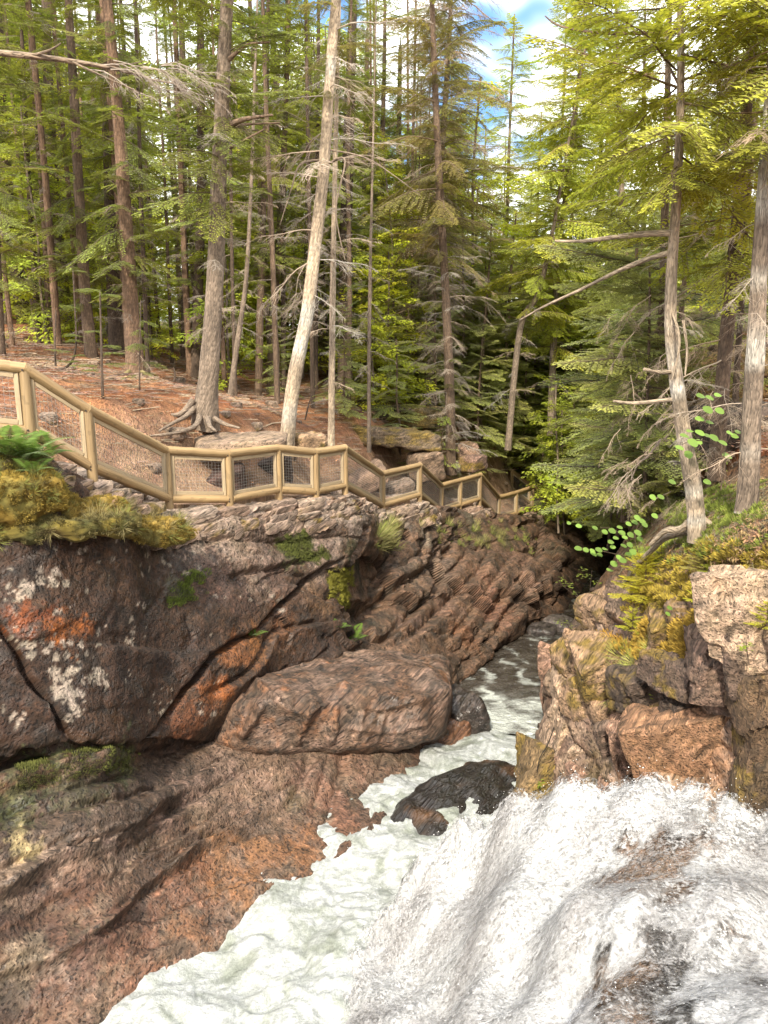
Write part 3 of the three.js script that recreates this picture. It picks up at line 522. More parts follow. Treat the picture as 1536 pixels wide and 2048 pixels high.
{
  const lowTop = [left.point(0, 1560), left.point(290, 1510), left.point(480, 1495), left.point(690, 1480)];
  const geo = left.geometry((p, k) => {
    const j = Math.floor(k / (left.nu + 1)) / left.nv;
    const big = fbm(p.x * 0.7, p.y * 0.7, p.z * 0.7, 4), mid = fbm(p.x * 2.4 + 9, p.y * 2.4, p.z * 2.4, 4), fine = fbm(p.x * 11, p.y * 11, p.z * 11, 3);
    const lower = sm(0.555, 0.6, j), far = sm(-15.5, -18.5, p.z);
    let c = mix3([0.042, 0.021, 0.0115], [0.068, 0.036, 0.018], sm(-0.2, 0.3, big));
    c = mix3(c, [0.022, 0.015, 0.01], sm(0.0, 0.3, mid) * 0.7);
    let lo = mix3([0.115, 0.064, 0.038], [0.07, 0.042, 0.027], sm(-0.2, 0.2, big)); lo = mix3(lo, [0.2, 0.138, 0.098], sm(0.02, 0.3, mid));
    lo = mix3(lo, [0.085, 0.07, 0.045], sm(0.1, 0.35, fbm(p.x * 1.6, p.y * 1.6 + 20, p.z * 1.6, 3)) * 0.7);
    { const b1 = N3(ribIndex[k] * 7.31, 2.2, p.x * 0.25), b2 = N3(ribIndex[k] * 3.77, 9.2, p.z * 0.3); lo = mix3(lo, [0.22, 0.152, 0.108], sm(0.0, 0.35, b1) * 0.75); lo = mix3(lo, [0.05, 0.034, 0.023], sm(0.05, 0.4, b2) * 0.75); }
    c = mix3(c, lo, lower);
    c = mix3(c, mix3([0.2, 0.122, 0.076], [0.09, 0.063, 0.042], sm(-0.15, 0.25, mid)), far * 0.9);
    c = paint(c, p, leftSpots);
    for (const s of paleLichen) { const d2 = (p.x - s.p.x) ** 2 + (p.y - s.p.y) ** 2 + (p.z - s.p.z) ** 2; if (d2 > s.r * s.r * 2.5) continue; const n = fbm(p.x * 9 + s.q, p.y * 9, p.z * 9, 3, 0.7), t = sm(1.0, 0.8, Math.sqrt(d2) / s.r + n * 1.3); c = mix3(c, [0.36, 0.31, 0.25], t * 0.85); }
    return mul3(c, 1.5 * (1 + fine * 0.55));
  }, leftU);
  tag(mesh('cliff', geo, M.rock), 'dark stained granite cliff below the log fence, left side of the gorge', 'cliff', null, 'structure');
}

// right bank
const rightCols = [
  [[1900, 980, 6.2], [1900, 1120, 5.7], [1900, 1250, 5.6], [1900, 1400, 5.6], [1900, 1550, 5.6], [1900, 1750, 5.4]],
  [[1660, 1000, 8.4], [1660, 1120, 7.9], [1650, 1250, 7.7], [1650, 1400, 7.7], [1640, 1550, 7.6], [1630, 1720, 7.4]],
  [[1536, 1010, 9.9], [1536, 1130, 9.2], [1530, 1250, 8.9], [1525, 1400, 8.9], [1515, 1520, 8.8], [1505, 1680, 8.6]],
  [[1420, 1045, 11.2], [1405, 1130, 10.6], [1395, 1250, 10.2], [1390, 1400, 10.1], [1380, 1500, 10.0], [1370, 1660, 9.7]],
  [[1300, 1090, 13.2], [1280, 1150, 12.4], [1265, 1260, 11.8], [1255, 1380, 11.6], [1240, 1480, 11.5], [1230, 1650, 11.1]],
  [[1215, 1140, 16], [1195, 1200, 14.7], [1165, 1290, 13.9], [1140, 1390, 13.5], [1110, 1480, 13.2], [1075, 1620, 12.9]],
  [[1205, 1160, 19], [1185, 1200, 17.6], [1135, 1290, 17], [1100, 1350, 16.6], [1088, 1400, 16.4], [1090, 1470, 16.0]],
  [[1215, 1160, 24], [1203, 1190, 23.5], [1185, 1230, 23], [1170, 1252, 22.8], [1162, 1275, 22.6], [1155, 1310, 22.2]],
  [[1235, 1120, 30], [1215, 1160, 29], [1203, 1190, 28.5], [1195, 1212, 28.2], [1188, 1232, 28], [1182, 1265, 27.8]],
  [[1275, 1080, 40], [1265, 1110, 39], [1255, 1140, 38.4], [1248, 1165, 38], [1242, 1190, 37.6], [1236, 1220, 37.2]],
].map((c) => { const p = c.map((q) => at(...q)); const e = p[0].clone().add(V(2.1, 0, -0.7)); e.y = Math.max(p[0].y + 0.1, ground0(e.x, e.z) + 0.08); return [e, ...p]; }).reverse();
const right = new Loft(rightCols, 300, 200);
right.displace((p, n, k) => { const v = Math.floor(k / (right.nu + 1)) / right.nv, s = sm(0.12, 0.35, v);
  const wx = 0.3 * fbm(p.x, p.y, p.z, 2), c1 = cells(p.x * 1.1 + wx, p.y * 1.2 + wx, p.z * 0.9), c2 = cells(p.x * 2.4, p.y * 2.6 + wx, p.z * 2.2 + wx);
  return s * (0.2 * fbm(p.x * 0.9 + 3, p.y * 0.9, p.z * 0.9, 3) + 0.3 * (c1[0] - 0.6) - 0.12 * Math.exp(-c1[1] * 9) + 0.12 * (c2[0] - 0.5)) + 0.06 * fbm(p.x * 2.7, p.y * 2.7, p.z * 2.7, 4); });
const rightSpots = spots(right, [[1300, 1170, 0.7, [0.20, 0.14, 0.03], 0.9, 2], [1350, 1280, 0.7, [0.24, 0.15, 0.03], 0.9, 2], [1260, 1280, 0.5, [0.22, 0.14, 0.03], 0.8, 2], [1420, 1110, 0.6, [0.13, 0.12, 0.025], 0.9, 2], [1170, 1330, 0.4, [0.24, 0.14, 0.03], 0.8, 2], [1500, 1080, 0.6, [0.28, 0.17, 0.11], 0.8], [1480, 1150, 0.5, [0.26, 0.15, 0.09], 0.8], [1400, 1500, 0.8, [0.32, 0.18, 0.10], 0.8], [1200, 1560, 0.5, [0.16, 0.12, 0.06], 0.8], [1120, 1400, 0.5, [0.40, 0.25, 0.17], 0.9]]);
const bank = base('rocky_bank');
tag(bank, 'broken granite bank with moss and seedlings, right of the stream', 'bank', null, 'structure');
{
  const geo = right.geometry((p, k) => {
    const j = Math.floor(k / (right.nu + 1)) / right.nv, big = fbm(p.x * 0.8, p.y * 0.8, p.z * 0.8, 3), mid = fbm(p.x * 2.6, p.y * 2.6 + 5, p.z * 2.6, 4), fine = fbm(p.x * 12, p.y * 12, p.z * 12, 3);
    let c = mix3([0.26, 0.19, 0.14], [0.15, 0.10, 0.075], sm(-0.2, 0.25, mid)); c = mix3(c, [0.09, 0.066, 0.048], sm(0.05, 0.3, big) * 0.6);
    c = mix3(mix3([0.17, 0.095, 0.048], [0.09, 0.06, 0.035], sm(-0.1, 0.25, fbm(p.x * 3.4, p.y * 3.4, p.z * 3.4 + 4, 4))), c, sm(0.22, 0.34, j + mid * 0.15)); c = paint(c, p, rightSpots);
    return mul3(c, 1.75 * (1 + fine * 0.7));
  }, (p) => [p.x * 0.87 + p.z * 0.5, p.y * 0.85 + p.x * 0.3]);
  mesh('bedrock', geo, M.rock, bank);
}

// ---------------------------------------------------------------- ground sheet, opened along the gorge
const gorge = [];
for (const c of leftCols) { const e = c[1].clone().addScaledVector(inland, 0.45); gorge.push([e.x, e.z]); }
for (const c of rightCols) { const e = c[1].clone().add(V(1.2, 0, -0.4)); gorge.push([e.x, e.z]); }
gorge.push([9, 6], [-9, 6]);
const inGorge = (x, z) => { let inside = false; for (let i = 0, j = gorge.length - 1; i < gorge.length; j = i++) { const [xi, zi] = gorge[i], [xj, zj] = gorge[j]; if ((zi > z) !== (zj > z) && x < (xj - xi) * (z - zi) / (zj - zi) + xi) inside = !inside; } return inside; };
const heightCache = new Map();
function ground(x, z) {
  const [fd, fy] = onFence(x, z);
  let y = ground0(clamp(x, -70, 75), clamp(z, -110, 8));
  const right_ = z > -60 && x > 0.5 && rightSide(x, z);
  if (!right_) y = lerp(fy, y, sm(0.9, 3.2, fd));
  y += (right_ ? 0.25 : 0.22 * sm(1.5, 3.5, fd)) * fbm(x * 0.35, 2.2, z * 0.35, 4) + 0.05 * sm(0.6, 2, fd) * fbm(x * 1.7, 9, z * 1.7, 3);
  return y;
}
const rightLine = [...rightCols].reverse().map((c) => [c[1].x, c[1].z]);
function rightSide(x, z) { for (let k = 0; k + 1 < rightLine.length; k++) { const [xa, za] = rightLine[k], [xb, zb] = rightLine[k + 1]; if ((z <= za && z >= zb)) return x > lerp(xa, xb, (z - za) / (zb - za)) - 0.3; } return x > 12; }
{
  const xs = [], zs = [], spread = (list, a, b, s) => { for (let t = a; t < b; t += s) list.push(t); };
  for (const v of [-420, -260, -170, -110, -80, -60, -48, -38, -30, -24]) xs.push(v); spread(xs, -20, 16, 0.2); for (const v of [16, 20, 26, 34, 44, 56, 75, 110, 170, 260, 420]) xs.push(v);
  for (const v of [-620, -420, -280, -190, -140, -110, -90, -78]) zs.push(v); spread(zs, -70, -46, 0.5); spread(zs, -46, -6, 0.2); for (const v of [-6, -3, 0, 5, 12, 40, 120]) zs.push(v);
  const nx = xs.length, nz = zs.length, P = new Float32Array(nx * nz * 3), C = new Float32Array(nx * nz * 3), U = new Float32Array(nx * nz * 2), I = [], open = new Uint8Array(nx * nz);
  for (let j = 0; j < nz; j++) for (let i = 0; i < nx; i++) {
    const k = j * nx + i, x = xs[i], z = zs[j], [fd] = onFence(x, z); let y = ground(x, z);
    if (inGorge(x, z)) { y = Math.min(y, -1.5); open[k] = 1; }
    P.set([x, y, z], k * 3); U.set([x, z], k * 2);
    const n = fbm(x * 0.5, 4, z * 0.5, 4), m = fbm(x * 1.9, 1, z * 1.9, 3), r_ = x > 0.5 && rightSide(x, z);
    let c = mix3([0.19, 0.072, 0.028], [0.27, 0.125, 0.055], sm(-0.2, 0.2, n)); c = mix3(c, [0.13, 0.115, 0.025], sm(0.12, 0.32, fbm(x * 0.42 + 20, 2, z * 0.42, 4)) * (z < -19 ? 0.8 : 0.3));
    c = mix3(c, [0.055, 0.03, 0.018], sm(0.0, 0.3, m) * 0.75);
    if (!r_) c = mix3(c, mix3([0.23, 0.155, 0.1], [0.15, 0.09, 0.055], sm(-0.2, 0.3, m)), sm(3.4, 1.8, fd + n * 1.6));
    if (z < -44) c = mix3(c, [0.09, 0.1, 0.025], sm(-44, -60, z + n * 20) * 0.7);
    C.set(mul3(c, 1.6 * (1 + 0.5 * fbm(x * 5, 3, z * 5, 2))), k * 3);
  }
  for (let j = 0; j + 1 < nz; j++) for (let i = 0; i + 1 < nx; i++) { const a = j * nx + i; if (open[a] && open[a + 1] && open[a + nx] && open[a + nx + 1] && false) continue; I.push(a, a + nx, a + 1, a + 1, a + nx, a + nx + 1); }
  const g = new THREE.BufferGeometry(); g.setAttribute('position', new THREE.BufferAttribute(P, 3)); g.setAttribute('color', new THREE.BufferAttribute(C, 3)); g.setAttribute('uv', new THREE.BufferAttribute(U, 2)); g.setIndex(I); g.computeVertexNormals();
  tag(mesh('ground', g, M.ground), 'red-brown needle-covered forest floor with a trodden path behind the fence', 'ground', null, 'structure');
}

// ---------------------------------------------------------------- water
const level = (z) => z > -13 ? 2 : 2 - sm(-13, -19, z) * 0.85 - sm(-19, -28, z) * 0.75 - sm(-28, -60, z) * 2;
const fallCtrl = [[1900, 1600, 5.0, 5.6], [1900, 2048, 4.1, 3.8], [1536, 1645, 5.05, 7.6], [1430, 1600, 5.05, 8.2], [1300, 1575, 5.2, 8.5], [1150, 1580, 5.5, 8.9], [1050, 1612, 6.0, 9.3], [940, 1645, 6.6, 9.8], [850, 1725, 7.1, 9.7], [800, 1810, 7.6, 9.4], [720, 1890, 7.95, 9.1], [650, 1985, 8.1, 8.4], [630, 2060, 8.2, 7.9], [1536, 2048, 4.45, 4.4], [1400, 2048, 4.7, 4.6], [1250, 2000, 5.1, 5.3], [1100, 2048, 6.0, 5.9], [1000, 2000, 6.6, 6.8], [850, 2048, 7.4, 7.2], [800, 2000, 7.7, 7.9], [1300, 1800, 5.05, 6.3], [1180, 1800, 5.35, 6.7], [1050, 1800, 6.15, 7.7], [900, 1800, 7.15, 8.9], [1450, 1800, 4.9, 6.1], [760, 1950, 7.85, 8.6], [1250, 2300, 5.2, 4.0], [900, 2300, 7.2, 5.6], [700, 2300, 8.2, 6.4], [1536, 2300, 4.3, 3.3]].map(([px, py, drop]) => atLevel(px, py, 10 - drop));
const rim = [[1980, 1600, 5.0], [1536, 1640, 5.05], [1430, 1594, 5.05], [1300, 1570, 5.2], [1150, 1575, 5.5], [1050, 1606, 6.0], [940, 1638, 6.6], [858, 1700, 7.0], [812, 1790, 7.5], [720, 1880, 7.9], [655, 1980, 8.05], [600, 2100, 8.2], [560, 2300, 8.3]].map(([px, py, drop]) => { const p = atLevel(px, py, 10 - drop); return [p.x, p.z]; });
function rimDistance(x, z) {                                   // metres outside the falling sheet (negative inside)
  let best = 1e9, s = 1;
  for (let k = 0; k + 1 < rim.length; k++) {
    const [ax, az] = rim[k], [bx, bz] = rim[k + 1], ux = bx - ax, uz = bz - az, t = clamp(((x - ax) * ux + (z - az) * uz) / (ux * ux + uz * uz)), dx = x - ax - ux * t, dz = z - az - uz * t, d = Math.hypot(dx, dz);
    if (d < best) { best = d; s = ux * dz - uz * dx > 0 ? 1 : -1; }
  }
  return best * s;
}
function fallHeight(x, z) {
  let s = 0, w = 0; for (const c of fallCtrl) { const d2 = (c.x - x) ** 2 + (c.z - z) ** 2 + 0.03, k = 1 / (d2 * Math.sqrt(d2)); s += k * c.y; w += k; }
  return s / w;
}
const flow = (x, z) => [x * 0.72 - z * 0.7, x * 0.7 + z * 0.72];   // along and across the fall
const surfaceMesh = (x0, x1, z0, z1, step, fn, keep = () => true, alpha = false, uv = (x, z) => [x, z]) => {
  const nx = Math.round((x1 - x0) / step) + 1, nz = Math.round((z1 - z0) / step) + 1, P = new Float32Array(nx * nz * 3), w = alpha ? 4 : 3, C = new Float32Array(nx * nz * w), U = new Float32Array(nx * nz * 2), I = [], K = new Uint8Array(nx * nz);
  for (let j = 0; j < nz; j++) for (let i = 0; i < nx; i++) { const k = j * nx + i, x = x0 + i * step, z = z0 + j * step, o = fn(x, z); P.set([x + (o.dx ?? 0), o.y, z + (o.dz ?? 0)], k * 3); C.set(o.c, k * w); U.set(uv(x, z), k * 2); K[k] = keep(x, z, o) ? 1 : 0; }
  for (let j = 0; j + 1 < nz; j++) for (let i = 0; i + 1 < nx; i++) { const a = j * nx + i; if (K[a] + K[a + 1] + K[a + nx] + K[a + nx + 1] < 4) continue; I.push(a, a + nx, a + 1, a + 1, a + nx, a + nx + 1); }
  const g = new THREE.BufferGeometry(); g.setAttribute('position', new THREE.BufferAttribute(P, 3)); g.setAttribute('color', new THREE.BufferAttribute(C, w)); g.setAttribute('uv', new THREE.BufferAttribute(U, 2)); g.setIndex(I); g.computeVertexNormals(); return g;
};
const gorgeWater = (x, z) => inGorge(x, z);
// churned pool under the fall
const poolFoam = (x, z) => { const w1 = fbm(x * 1.1, z * 1.1, 1.5, 2) * 0.9, w2 = fbm(x * 1.1, z * 1.1, 8.5, 2) * 0.9; return fbm((x + w1) * 1.5, 3, (z + w2) * 1.5, 5, 0.6); };
{
  const g = surfaceMesh(-5.2, 5.6, -15.6, -5.6, 0.027, (x, z) => {
    const w1 = fbm(x * 1.3, z * 1.3, 1.5, 2) * 0.8, w2 = fbm(x * 1.3, z * 1.3, 8.5, 2) * 0.8;
    const r = ridged((x + w1) * 1.9, 1, (z + w2) * 1.9, 3), f = poolFoam(x, z), r2 = ridged((x + w2) * 5.5, 4, (z + w1) * 5.5, 2);
    const y = level(z) + 0.24 * fbm(x * 0.8, 6, z * 0.8, 2) + 0.065 * r + 0.014 * r2 + 0.06 * fbm((x + w1) * 2.0, 2, (z + w2) * 2.0, 3);
    const foam = clamp(sm(-0.30, 0.12, f) + 0.22 * r2 * r2), swirl = Math.pow(Math.abs(fbm((x + w1 * 1.6) * 2.6, 11, (z + w2 * 1.6) * 2.6, 5, 0.65)), 0.7), c = mix3(mix3([0.22, 0.24, 0.2], [0.5, 0.52, 0.525], foam), [0.22, 0.245, 0.21], sm(0.4, 0.0, swirl) * 0.55);
    return { y, c: mul3(c, 0.95), dx: w1 * 0.06, dz: w2 * 0.06 };
  }, gorgeWater);
  tag(mesh('pool_water', g, M.foam), 'churning white water in the pool below the fall', 'water', null, 'structure');
}
{
  const g = surfaceMesh(-1, 9, -48, -15.573, 0.054, (x, z) => {
    const rip = fbm(x * 1.6, z * 3.2, 2, 4), r2 = ridged(x * 1.2 + rip, 5, z * 2.6, 3);
    const y = level(z) + 0.06 * rip + 0.05 * r2 + 0.02 * fbm(x * 8, 3, z * 12, 2);
    const m = fbm(x * 1.7 + rip * 1.5, 7, z * 0.8, 4), near = sm(-19.2, -16.2, z + m * 2.2), line = sm(0.72, 0.95, ridged(x * 1.1 + 0.5 * rip, 2, z * 0.45, 2) + m * 0.4) * sm(-26, -18, z) * 0.7;
    const white = clamp(near * sm(-0.45, 0.15, poolFoam(x, z)) * 1.1 + line + sm(0.24, 0.42, m) * 0.5);
    return { y, c: mix3(mix3([0.035, 0.028, 0.022], [0.07, 0.06, 0.05], sm(-0.2, 0.3, rip)), [0.48, 0.51, 0.48], white) };
  }, gorgeWater);
  tag(mesh('stream_water', g, M.stream), 'dark rippled stream running away through the narrow gorge', 'water', null, 'structure');
}
// the sloping rock under the fall, and the sheet of water that shoots over it
const bare = [[1300, 1740, 0.75, 0.6], [1390, 1690, 0.3, 0.5], [1400, 1625, 0.5, 0.45], [1330, 1780, 0.5, 0.45], [1290, 1960, 0.6, 0.6], [1330, 2040, 0.55, 0.62], [1240, 2010, 0.35, 0.5], [1440, 1730, 0.4, 0.4], [1250, 1690, 0.25, 0.45], [1420, 1920, 0.5, 0.4], [1480, 1680, 0.4, 0.4], [1340, 1870, 0.35, 0.4], [840, 1640, 0.3, 0.5], [1500, 2020, 0.4, 0.35]].map(([px, py, r, s]) => { let p = atLevel(px, py, 5); for (let k = 0; k < 4; k++) p = atLevel(px, py, fallHeight(p.x, p.z)); return { x: p.x, z: p.z, r, s }; });
const bareAt = (x, z) => { let b = 0; const n = fbm(x * 2.2, 3, z * 2.2, 4, 0.6); for (const q of bare) b = Math.max(b, q.s * 1.1 * sm(1.1, 0.35, Math.hypot(x - q.x, z - q.z) / q.r + n * 1.3)); return b; };
const sheetHeight = (x, z) => {
  const out = rimDistance(x, z), [a, b] = flow(x, z), w = fbm(a * 0.8, b * 0.8, 4, 2);
  const strand = ridged(a * 0.9 + w, b * 4.2, 2.2, 3), clump = fbm(a * 1.2, b * 1.8, 7.7, 4, 0.45);
  const edge = out + 0.28 * fbm(a * 2.1, b * 2.1, 1.1, 4, 0.65);
  return { y: fallHeight(x, z) + 0.018 * strand + 0.08 * clump + 0.012 * fbm(a * 9, b * 11, 3, 3) - Math.max(edge, 0) ** 1.3 * 4.5 + 0.10 * sm(-0.5, -0.05, edge) * sm(0.1, 0.4, fbm(a * 3, b * 3, 5, 2) + 0.3), edge, strand, clump };
};
{
  const rockG = surfaceMesh(-2.2, 7.6, -11.4, -2.6, 0.045, (x, z) => {
    const out = rimDistance(x, z), y = fallHeight(x, z) - 0.13 + 0.14 * fbm(x * 1.6, 2, z * 1.6, 4) - Math.max(out + 0.25, 0) * 3.2, n = fbm(x * 0.9, 7, z * 0.9, 4);
    const c = mix3([0.19, 0.125, 0.08], [0.05, 0.045, 0.04], sm(-0.12, 0.16, n + (z > -6.4 ? 0.16 : -0.04)));
    return { y, c: mul3(c, 1.4) };
  }, (x, z, o) => o.y > -1.5);
  tag(mesh('fall_rock', rockG, M.wet), 'wet brown rock showing through the falling water', 'rock', null, 'structure');
  const fall = base('waterfall'); tag(fall, 'white waterfall rushing over sloping rock in the foreground', 'waterfall', null, 'structure');
  const layer = (lift, step, alphaAt, tint, shift) => surfaceMesh(-2.2, 7.4, -11.2, -2.7, step, (x, z) => {
    const h = sheetHeight(x, z), b = bareAt(x, z), [a, q] = flow(x, z);
    const grey = sm(-0.15, 0.3, fbm(a * 0.7 + 5, q * 1.4, 9, 5, 0.6)), c = mix3([0.50, 0.505, 0.51], [0.3, 0.29, 0.29], grey * 0.8);
    return { y: h.y + lift * (1 + 1.2 * h.clump), c: [...mul3(c, tint * 0.88), clamp(alphaAt(h, b, a, q))] };
  }, (x, z, o) => o.y > level(z) - 0.5, true, (x, z) => { const [a, q] = flow(x, z); return [a * 0.85 + shift, q * 0.55 + shift * 1.7]; });
  mesh('sheet', layer(0, 0.021, (h, b, a, q) => Math.max(0.06, 2.0 - b * 3.1 - 0.8 * sm(0.0, 0.35, fbm(a * 1.3, q * 3.0, 5, 4)) - Math.max(h.edge, 0) * 3), 1, 0), M.sheet, fall);
  mesh('spray_veil', layer(0.05, 0.05, (h, b) => 0.95 - 0.6 * b - Math.max(h.edge - 0.1, 0) * 3, 1.15, 0.33), M.veil, fall);
  mesh('spray_veil', layer(0.11, 0.05, (h, b) => 0.6 * sm(-1.6, -0.1, h.edge) + 0.22 - Math.max(h.edge - 0.15, 0) * 3, 1.2, 0.71), M.veil, fall);
}

// ---------------------------------------------------------------- log fence
function beam(name, a, b, w, h, mat, parent, color) {            // a straight sawn board from a to b
  const L = a.distanceTo(b), g = new THREE.BoxGeometry(w, L, h, 1, 1, 1), uv = g.attributes.uv, p = g.attributes.position;
  for (let k = 0; k < p.count; k++) uv.setXY(k, p.getX(k) + p.getZ(k), p.getY(k));
  const c = new Float32Array(p.count * 3); for (let k = 0; k < p.count; k++) c.set(color, k * 3); g.setAttribute('color', new THREE.BufferAttribute(c, 3));
  const m = mesh(name, g, mat, parent), y = V().subVectors(b, a).normalize(), z = V(-y.z, 0, y.x).lengthSq() > 1e-4 ? V().crossVectors(V(y.x, 0, y.z).lengthSq() > 0.02 ? V(0, 1, 0) : parent.userData.across ?? V(1, 0, 0), y) : V(0, 0, 1);
  z.normalize(); const x = V().crossVectors(y, z).normalize();
  m.quaternion.setFromRotationMatrix(new THREE.Matrix4().makeBasis(x, y, z)); m.position.copy(a).add(b).multiplyScalar(0.5); return m;
}
function log(name, a, b, r0, r1, parent, seed, color, segs = 8) {
  const g = new GB(), q = rng(seed), pts = [], o = q() * 30; for (let k = 0; k <= segs; k++) { const t = k / segs, p = V().lerpVectors(a, b, t); p.y += Math.sin(t * 3.14) * (q() - 0.5) * 0.012; pts.push(p); }
  const tone = 0.85 + q() * 0.3;
  g.tube(pts, (t) => lerp(r0, r1, t) * (1 + 0.04 * fbm(t * 6 + o, 1, 1, 2)), 14, mul3(color, tone), { cap: true, bump: (k, s, ang) => 1 + 0.03 * N3(Math.cos(ang) * 1.5 + o, Math.sin(ang) * 1.5, k * 0.3) });
  for (let k = 1; k < g.u.length; k += 2) g.u[k] += o; for (let k = 0; k < g.u.length; k += 2) g.u[k] += o * 0.7;
  return mesh(name, g.build(), M.log, parent);
}
const LOG = [0.48, 0.34, 0.175], BOARD = [0.64, 0.52, 0.35];
const RAILY = 1.08, LOWY = 0.17;
function fenceRun(fence, feet, start, end, seed0) {
  feet.forEach((f, k) => {
    const post = log('post', f.clone().add(V(0, -0.18, 0)), f.clone().add(V(0, RAILY - 0.03, 0)), 0.082, 0.075, fence, seed0 + k, [0.45, 0.325, 0.175], 6);
    const bolt = new THREE.CylinderGeometry(0.014, 0.014, 0.02, 8);
    for (const y of [0.16, 0.21, RAILY + 0.0]) { const b = mesh('bolt', bolt, M.bolt, post); b.rotation.x = Math.PI / 2; b.position.copy(f).add(V(0.012, y - 0.02, y > 1 ? 0.084 : 0.088)); }
  });
  for (let k = 0; k + 1 < feet.length; k++) {
    const a = feet[k], b = feet[k + 1], up = (p, y) => p.clone().add(V(0, y, 0)), dir = V().subVectors(b, a).normalize();
    log('top_rail', up(a, RAILY).addScaledVector(dir, -0.03), up(b, RAILY).addScaledVector(dir, 0.03), 0.085, 0.08, fence, seed0 + 40 + k, LOG, 10);
    log('bottom_rail', up(a, LOWY).addScaledVector(dir, 0.05), up(b, LOWY).addScaledVector(dir, -0.05), 0.083, 0.078, fence, seed0 + 80 + k, LOG, 8);
    // framed wire panel between the rails
    const panel = new THREE.Group(); panel.name = 'mesh_panel'; panel.userData.across = V(dir.x, 0, dir.z).normalize(); fence.add(panel);
    const A = a.clone().addScaledVector(dir, 0.115), B = b.clone().addScaledVector(dir, -0.115), y0 = LOWY + 0.115, y1 = RAILY - 0.115, t = 0.07;
    const dy = (B.y - A.y) / Math.hypot(B.x - A.x, B.z - A.z), hd = V(dir.x, 0, dir.z).normalize();
    beam('frame_board', up(A, y0 - 0.035), up(A, y1 + 0.035), t, 0.038, M.board, panel, BOARD); beam('frame_board', up(B, y0 - 0.035), up(B, y1 + 0.035), t, 0.038, M.board, panel, mul3(BOARD, 0.93));
    const A2 = A.clone().addScaledVector(hd, t / 2 + 0.001), B2 = B.clone().addScaledVector(hd, -t / 2 - 0.001); A2.y += dy * t / 2; B2.y -= dy * t / 2;
    beam('frame_board', up(A2, y0), up(B2, y0), t, 0.036, M.board, panel, mul3(BOARD, 0.97)); beam('frame_board', up(A2, y1), up(B2, y1), t, 0.036, M.board, panel, mul3(BOARD, 1.04));
    const w = new GB(), n = Math.max(4, Math.round(A2.distanceTo(B2) / 0.075)), far = (a.z + b.z) / 2 < -20, r = far ? 0.0024 : 0.0021;
    for (let i = 0; i <= n; i++) { const p = V().lerpVectors(A2, B2, i / n); w.tube([up(p, y0), up(p, y1)], r, 3, [1, 1, 1]); }
    for (let i = 0; i <= 11; i++) { const y = lerp(y0, y1, i / 11); w.tube([up(A2, y), up(B2, y)], r, 3, [1, 1, 1]); }
    mesh('wire_mesh', w.build({ color: false }), M.wire, panel).userData.kind = 'stuff';
  }
}
{
  const fence = base('log_fence'); tag(fence, 'peeled log railing with framed wire panels stepping down along the cliff edge', 'fence');
  fenceRun(fence, postFoot, 0, 0, 900);
  const f2 = base('log_fence'); tag(f2, 'short far stair railing of logs, half hidden behind hemlock boughs', 'fence');
  fenceRun(f2, [at(1022, 985, 37.5), at(1058, 1012, 38.6), at(1094, 1046, 39.8)].map((p) => p.add(V(0, 0, 0))), 0, 0, 1900);
}

